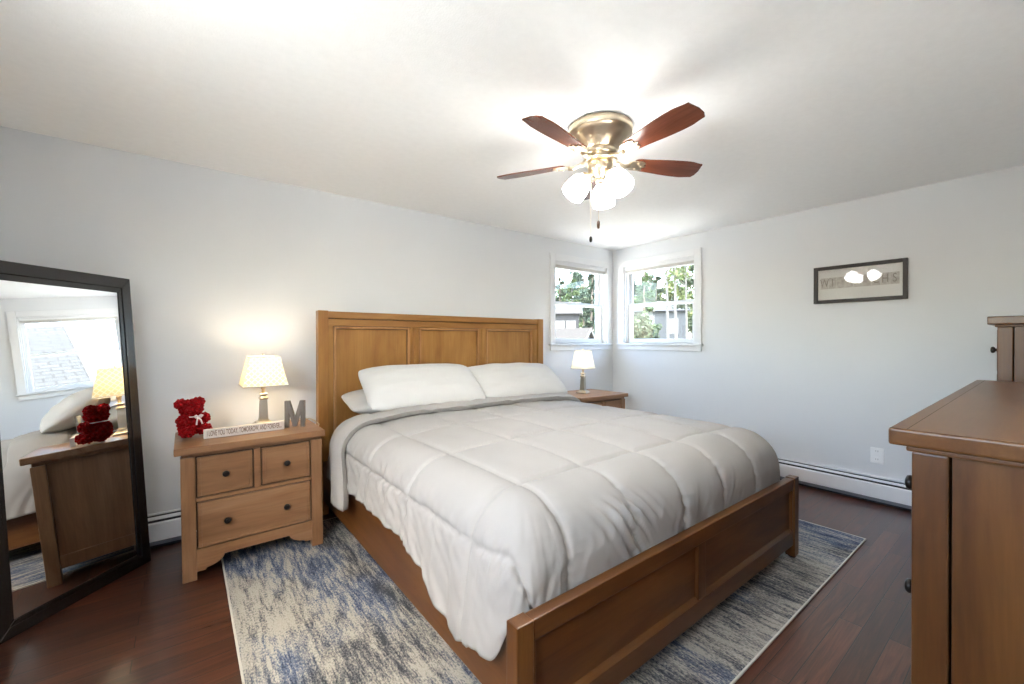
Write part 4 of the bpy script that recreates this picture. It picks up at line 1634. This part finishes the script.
M['shingle'] = shingle_mat()
bm = B()
n_ = 24
for i in range(n_):
    for j in range(n_):
        pass
gv = {}
for i in range(n_ + 1):
    for j in range(n_ + 1):
        x, y = -60 + 200 * i / n_, -60 + 200 * j / n_
        gv[i, j] = bm.verts.new((x, y, GZ + (0.5 * noise.noise(Vector((x * .06, y * .06, 0))) if max(abs(x), abs(y)) > 12 else 0)))
for i in range(n_):
    for j in range(n_):
        bm.faces.new((gv[i, j], gv[i + 1, j], gv[i + 1, j + 1], gv[i, j + 1])).smooth = True
tag(obj('ground', bm, M['grass']), kind='structure')
bm = B(); box(bm, (-34, -30, GZ - 0.1), (XL - WT - 0.4, 34, GZ + 0.06), 0.02)
tag(obj('bounce_light_ground', bm, M['bounce_gravel']), kind='structure')  # unseen pale ground added outside the left window to bounce light in


def polar(px, dist):
    a_ = yaw - math.atan((px - 512) / 419.894)
    return dist * math.cos(a_), dist * math.sin(a_)


def leaves(bm, c, rad, n, size, rnd, flat=1.0):
    for k in range(n):
        d = Vector((rnd.gauss(0, 1), rnd.gauss(0, 1), rnd.gauss(0, 1)))
        d.normalize()
        f = rnd.random() ** 0.45
        p = Vector((c[0] + d.x * rad[0] * f, c[1] + d.y * rad[1] * f, c[2] + d.z * rad[2] * f))
        a_ = Vector((rnd.gauss(0, 1), rnd.gauss(0, 1), rnd.gauss(0, flat))).normalized()
        b_ = a_.cross(Vector((rnd.gauss(0, 1), rnd.gauss(0, 1), rnd.gauss(0, 1)))).normalized()
        s_ = size * rnd.uniform(0.6, 1.3)
        q = [p + a_ * s_, p + b_ * s_ * 0.55, p - a_ * s_, p - b_ * s_ * 0.55]
        bm.faces.new([bm.verts.new(v) for v in q])


def tree(name, label, x, y, H, crown, mat, bark, tr=0.12, seed=1, n=1500, ls=0.12, group=None, style='blob', lean=0.0, f0=0.35):
    rnd = random.Random(seed)
    r = thing(name, label, 'tree', (x, y, GZ), rnd.uniform(0, 6), group)
    bm = B()
    top = Vector((lean * H, 0.3 * lean * H, H * 0.96))
    pts = [Vector((0, 0, -0.2))]
    for k in range(1, 9):
        f = k / 8
        pts.append(Vector((top.x * f + 0.10 * tr * 8 * noise.noise(Vector((f * 3, seed, 0))), top.y * f + 0.10 * tr * 8 * noise.noise(Vector((f * 3, seed, 9))), top.z * f)))
    tube(bm, pts, tr, 10, [tr * (1.25 - 1.05 * k / 8) for k in range(9)])
    nb = []
    for k in range(14):
        f = f0 + (0.95 - f0) * k / 14
        p = pts[min(8, int(f * 8))].lerp(pts[min(8, int(f * 8) + 1)], f * 8 - int(f * 8))
        a_ = k * 2.4 + rnd.random()
        ln = crown * (1.05 - f) * rnd.uniform(0.9, 1.5) if style == 'pine' else crown * rnd.uniform(0.5, 0.9)
        e = p + Vector((math.cos(a_) * ln, math.sin(a_) * ln, ln * (0.05 if style == 'pine' else 0.6)))
        tube(bm, [p, p.lerp(e, 0.5) + Vector((0, 0, 0.05)), e], tr * 0.25, 6, [tr * 0.3, tr * 0.2, tr * 0.06])
        nb.append((p, e, ln))
    obj('trunk', bm, bark, r, world=False)
    bm = B()
    for p, e, ln in nb:
        m_ = n // len(nb)
        if style == 'pine':
            for q in range(3):
                c = p.lerp(e, 0.35 + 0.3 * q)
                leaves(bm, c, (ln * 0.32, ln * 0.32, 0.28), m_ // 3, ls, rnd, 0.4)
        else:
            leaves(bm, e, (crown * 0.5, crown * 0.5, crown * 0.42), m_, ls, rnd)
    obj('foliage', bm, mat, r, world=False)
    return r


def house(name, label, x, y, rz, W, D, Hh, roof_h, wall, roof, wins, ridge='x', door=False):
    r = thing(name, label, 'house', (x, y, GZ), rz)
    L = lambda nm, bm, mat, par=None: obj(nm, bm, mat, par or r, world=False)
    bm = B(); box(bm, (-W / 2, -D / 2, -0.3), (W / 2, D / 2, Hh), 0)
    prism(bm, [(-D / 2, Hh), (D / 2, Hh), (0, Hh + roof_h)], 'x', -W / 2 + 0.01, W / 2 - 0.01)
    wl = L('wall', bm, wall)
    bm = B()
    uvl = bm.loops.layers.uv.verify()
    ov = 0.35
    sl = roof_h / (D / 2)
    for sg in (-1, 1):
        for dz in (0.05, 0.14):
            q = [(-W / 2 - ov, sg * (D / 2 + ov), Hh - ov * sl + dz), (W / 2 + ov, sg * (D / 2 + ov), Hh - ov * sl + dz), (W / 2 + ov, 0, Hh + roof_h + dz), (-W / 2 - ov, 0, Hh + roof_h + dz)]
            f = bm.faces.new([bm.verts.new(v) for v in q])
            ln = math.hypot(D / 2 + ov, roof_h + ov * sl)
            for lp, u_ in zip(f.loops, ((0, 0), (W + 2 * ov, 0), (W + 2 * ov, ln), (0, ln))):
                lp[uvl].uv = u_
    me = bpy.data.meshes.new('roof'); bm.to_mesh(me); bm.free()
    ro = bpy.data.objects.new('roof', me); COL.objects.link(ro); ro.parent = r; me.materials.append(roof)
    bm = B()
    for xx in (-W / 2 - ov - 0.03, W / 2 + ov - 0.01):
        for sg in (-1, 1):
            y1_, z1_ = sg * (D / 2 + ov), Hh - ov * sl
            prism(bm, [(y1_, z1_ - 0.12), (y1_, z1_ + 0.15), (0, Hh + roof_h + 0.15), (0, Hh + roof_h - 0.12)], 'x', xx, xx + 0.04)
    L('fascia', bm, M['ext_white'], ro)
    for face, u_, z0, ww, wh in wins:
        bm = B(); pn = B()
        if face == 'front':
            frame(bm, 'y', -D / 2 - 0.06, -D / 2 + 0.02, (u_ - ww / 2 - .1, u_ + ww / 2 + .1, z0 - .1, z0 + wh + .1), (u_ - ww / 2, u_ + ww / 2, z0, z0 + wh), 0.005)
            box(bm, (u_ - 0.03, -D / 2 - 0.05, z0), (u_ + 0.03, -D / 2 - 0.01, z0 + wh), 0)
            box(pn, (u_ - ww / 2, -D / 2 - 0.02, z0), (u_ + ww / 2, -D / 2 + 0.0, z0 + wh), 0)
        else:
            sx = -1 if face == 'left' else 1
            xx = sx * W / 2
            frame(bm, 'x', min(xx, xx + sx * 0.06), max(xx, xx + sx * 0.06), (u_ - ww / 2 - .1, u_ + ww / 2 + .1, z0 - .1, z0 + wh + .1), (u_ - ww / 2, u_ + ww / 2, z0, z0 + wh), 0.005)
            box(bm, (min(xx, xx + sx * .05), u_ - 0.03, z0), (max(xx, xx + sx * .05), u_ + 0.03, z0 + wh), 0)
            box(pn, (min(xx, xx + sx * .02), u_ - ww / 2, z0), (max(xx, xx + sx * .02), u_ + ww / 2, z0 + wh), 0)
        wf = L('window', bm, M['ext_white'])
        L('pane', pn, M['ext_glass'], wf)
    return r


# dark house with a deck seen low in the window nearer the headboard
hx, hy = polar(556, 46)
hang = math.atan2(hy, hx) - PI / 2
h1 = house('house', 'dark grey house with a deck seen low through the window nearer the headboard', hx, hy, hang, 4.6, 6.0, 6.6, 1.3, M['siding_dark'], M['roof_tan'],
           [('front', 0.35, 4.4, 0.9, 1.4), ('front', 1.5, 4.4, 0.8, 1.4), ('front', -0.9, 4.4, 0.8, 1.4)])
bm = B()
box(bm, (-2.2, -5.2, 3.55), (2.6, -3.06, 3.7), 0.01)
for x in (-2.1, 0.2, 2.5):
    box(bm, (x - 0.06, -5.15, -0.3), (x + 0.06, -5.03, 4.7), 0.005)
box(bm, (-2.2, -5.16, 4.6), (2.6, -5.02, 4.68), 0.005)
for k in range(24):
    box(bm, (-2.1 + k * 0.2, -5.11, 3.7), (-2.06 + k * 0.2, -5.07, 4.6), 0)
obj('deck', bm, M['siding_dark'], h1, world=False)
gx, gy = polar(566, 33)
house('cottage', 'low tan building with a pale gable roof below the dark house', gx, gy, math.atan2(gy, gx) - PI / 2 - math.radians(24), 3.4, 1.9, 3.95, 0.75, M['siding_tan'], M['roof_tan'],
      [('right', 0.0, 2.4, 0.6, 0.9)])['category'] = 'building'
hx, hy = polar(660, 44)
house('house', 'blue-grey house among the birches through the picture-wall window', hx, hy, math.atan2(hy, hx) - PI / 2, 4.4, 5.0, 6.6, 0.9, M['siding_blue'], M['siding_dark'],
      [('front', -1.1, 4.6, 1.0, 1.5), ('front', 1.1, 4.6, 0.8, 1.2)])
# neighbour's roof that the mirror shows
house('house', 'neighbouring house whose grey shingled roof shows in the mirror', 12.28, -2.24, math.radians(80.5), 8.0, 6.0, 4.05, 1.75, M['siding_tan'], M['shingle'], [('front', 0.0, 1.2, 1.0, 1.4)])

T = tree
sp = [  # (px, distance, height, crown, style, leaf)
    (546, 64, 13, 2.6, 'pine', 'leaf_blue'), (560, 76, 17, 2.8, 'pine', 'leaf_dark'), (572, 60, 14, 2.3, 'pine', 'leaf_mid'),
    (584, 70, 16, 2.6, 'blob', 'leaf_blue'), (592, 52, 14, 2.0, 'pine', 'leaf_dark'), (603, 60, 14, 2.4, 'pine', 'leaf_mid'),
]
lab = ['blue-green pine at the left edge of the window nearer the headboard', 'tall dark pine standing behind the dark grey house', 'light green pine in the middle of the window nearer the headboard',
       'tall blue-green leafy tree right behind the low tan building', 'dark pine seen at the right side of the window nearer the headboard', 'light green pine hidden mostly by the corner between the windows']
for k, (p_, d_, h_, c_, st_, mt_) in enumerate(sp):
    x, y = polar(p_, d_)
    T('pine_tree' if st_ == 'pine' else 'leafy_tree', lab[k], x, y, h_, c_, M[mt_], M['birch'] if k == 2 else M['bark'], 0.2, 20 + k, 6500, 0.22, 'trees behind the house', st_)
sp = [(630, 17, 5.2, 0.9, 'blob', 'leaf_dark'), (641, 62, 13, 2.4, 'pine', 'leaf_mid'), (656, 66, 15, 2.6, 'pine', 'leaf_dark'), (669, 24, 13, 1.1, 'blob', 'leaf_mid'),
      (677, 21.5, 12, 0.85, 'blob', 'leaf_pale'), (688, 28, 13, 1.0, 'blob', 'leaf_mid'), (698, 34, 14, 1.8, 'pine', 'leaf_dark'), (644, 32, 11.5, 1.3, 'pine', 'leaf_mid')]
lab = ['dense dark shrubby tree at the left of the picture-wall window', 'light green pine rising behind the blue-grey house', 'dark pine rising behind the blue-grey house',
       'pale birch trunk left of two more in the picture-wall window', 'pale birch trunk between two others in the picture-wall window', 'pale birch trunk right of two others in the picture-wall window', 'dark pine at the right edge of the picture-wall window', 'slim pine with spreading boughs in the picture-wall window']
for k, (p_, d_, h_, c_, st_, mt_) in enumerate(sp):
    x, y = polar(p_, d_)
    birch = 3 <= k <= 5
    T('birch_tree' if birch else ('pine_tree' if st_ == 'pine' else 'leafy_tree'), lab[k], x, y, h_, c_, M[mt_], M['birch'] if birch else M['bark'], 0.085 if birch else 0.14, 60 + k,
      1100 if birch else 4500, 0.10 if d_ < 40 else 0.24, 'trees behind the house', st_, 0.02 if birch else 0.0, 0.58 if birch else 0.35)
# woods behind everything
rw = random.Random(3)
k = 0
for row_, dist_ in enumerate((90, 106, 124)):
    for q_ in range(4):
        x, y = polar(548 + row_ * 12 + q_ * 44, dist_)
        T('woodland_tree', 'hazy tree in the woods far behind the houses', x, y, rw.uniform(14, 20), 3.3, M[rw.choice(['leaf_dark', 'leaf_mid', 'leaf_blue', 'leaf_pale'])], M['bark'], 0.2, 100 + k, 3200, 0.34, 'trees in the far woods', 'blob')
        k += 1
# yellow-green bush
x, y = polar(657.5, 23)
bs = thing('bush', 'round yellow-green bush in front of the blue-grey house', 'bush', (x, y, GZ))
bm = B(); tube(bm, [(0, 0, 0), (0.05, 0, 1.5), (0.1, 0.1, 3.4)], 0.06, 8); obj('stem', bm, M['bark'], bs, world=False)
bm = B(); leaves(bm, (0, 0, 3.1), (0.8, 0.72, 0.9), 1500, 0.08, random.Random(8)); obj('foliage', bm, M['leaf_pale'], bs, world=False)
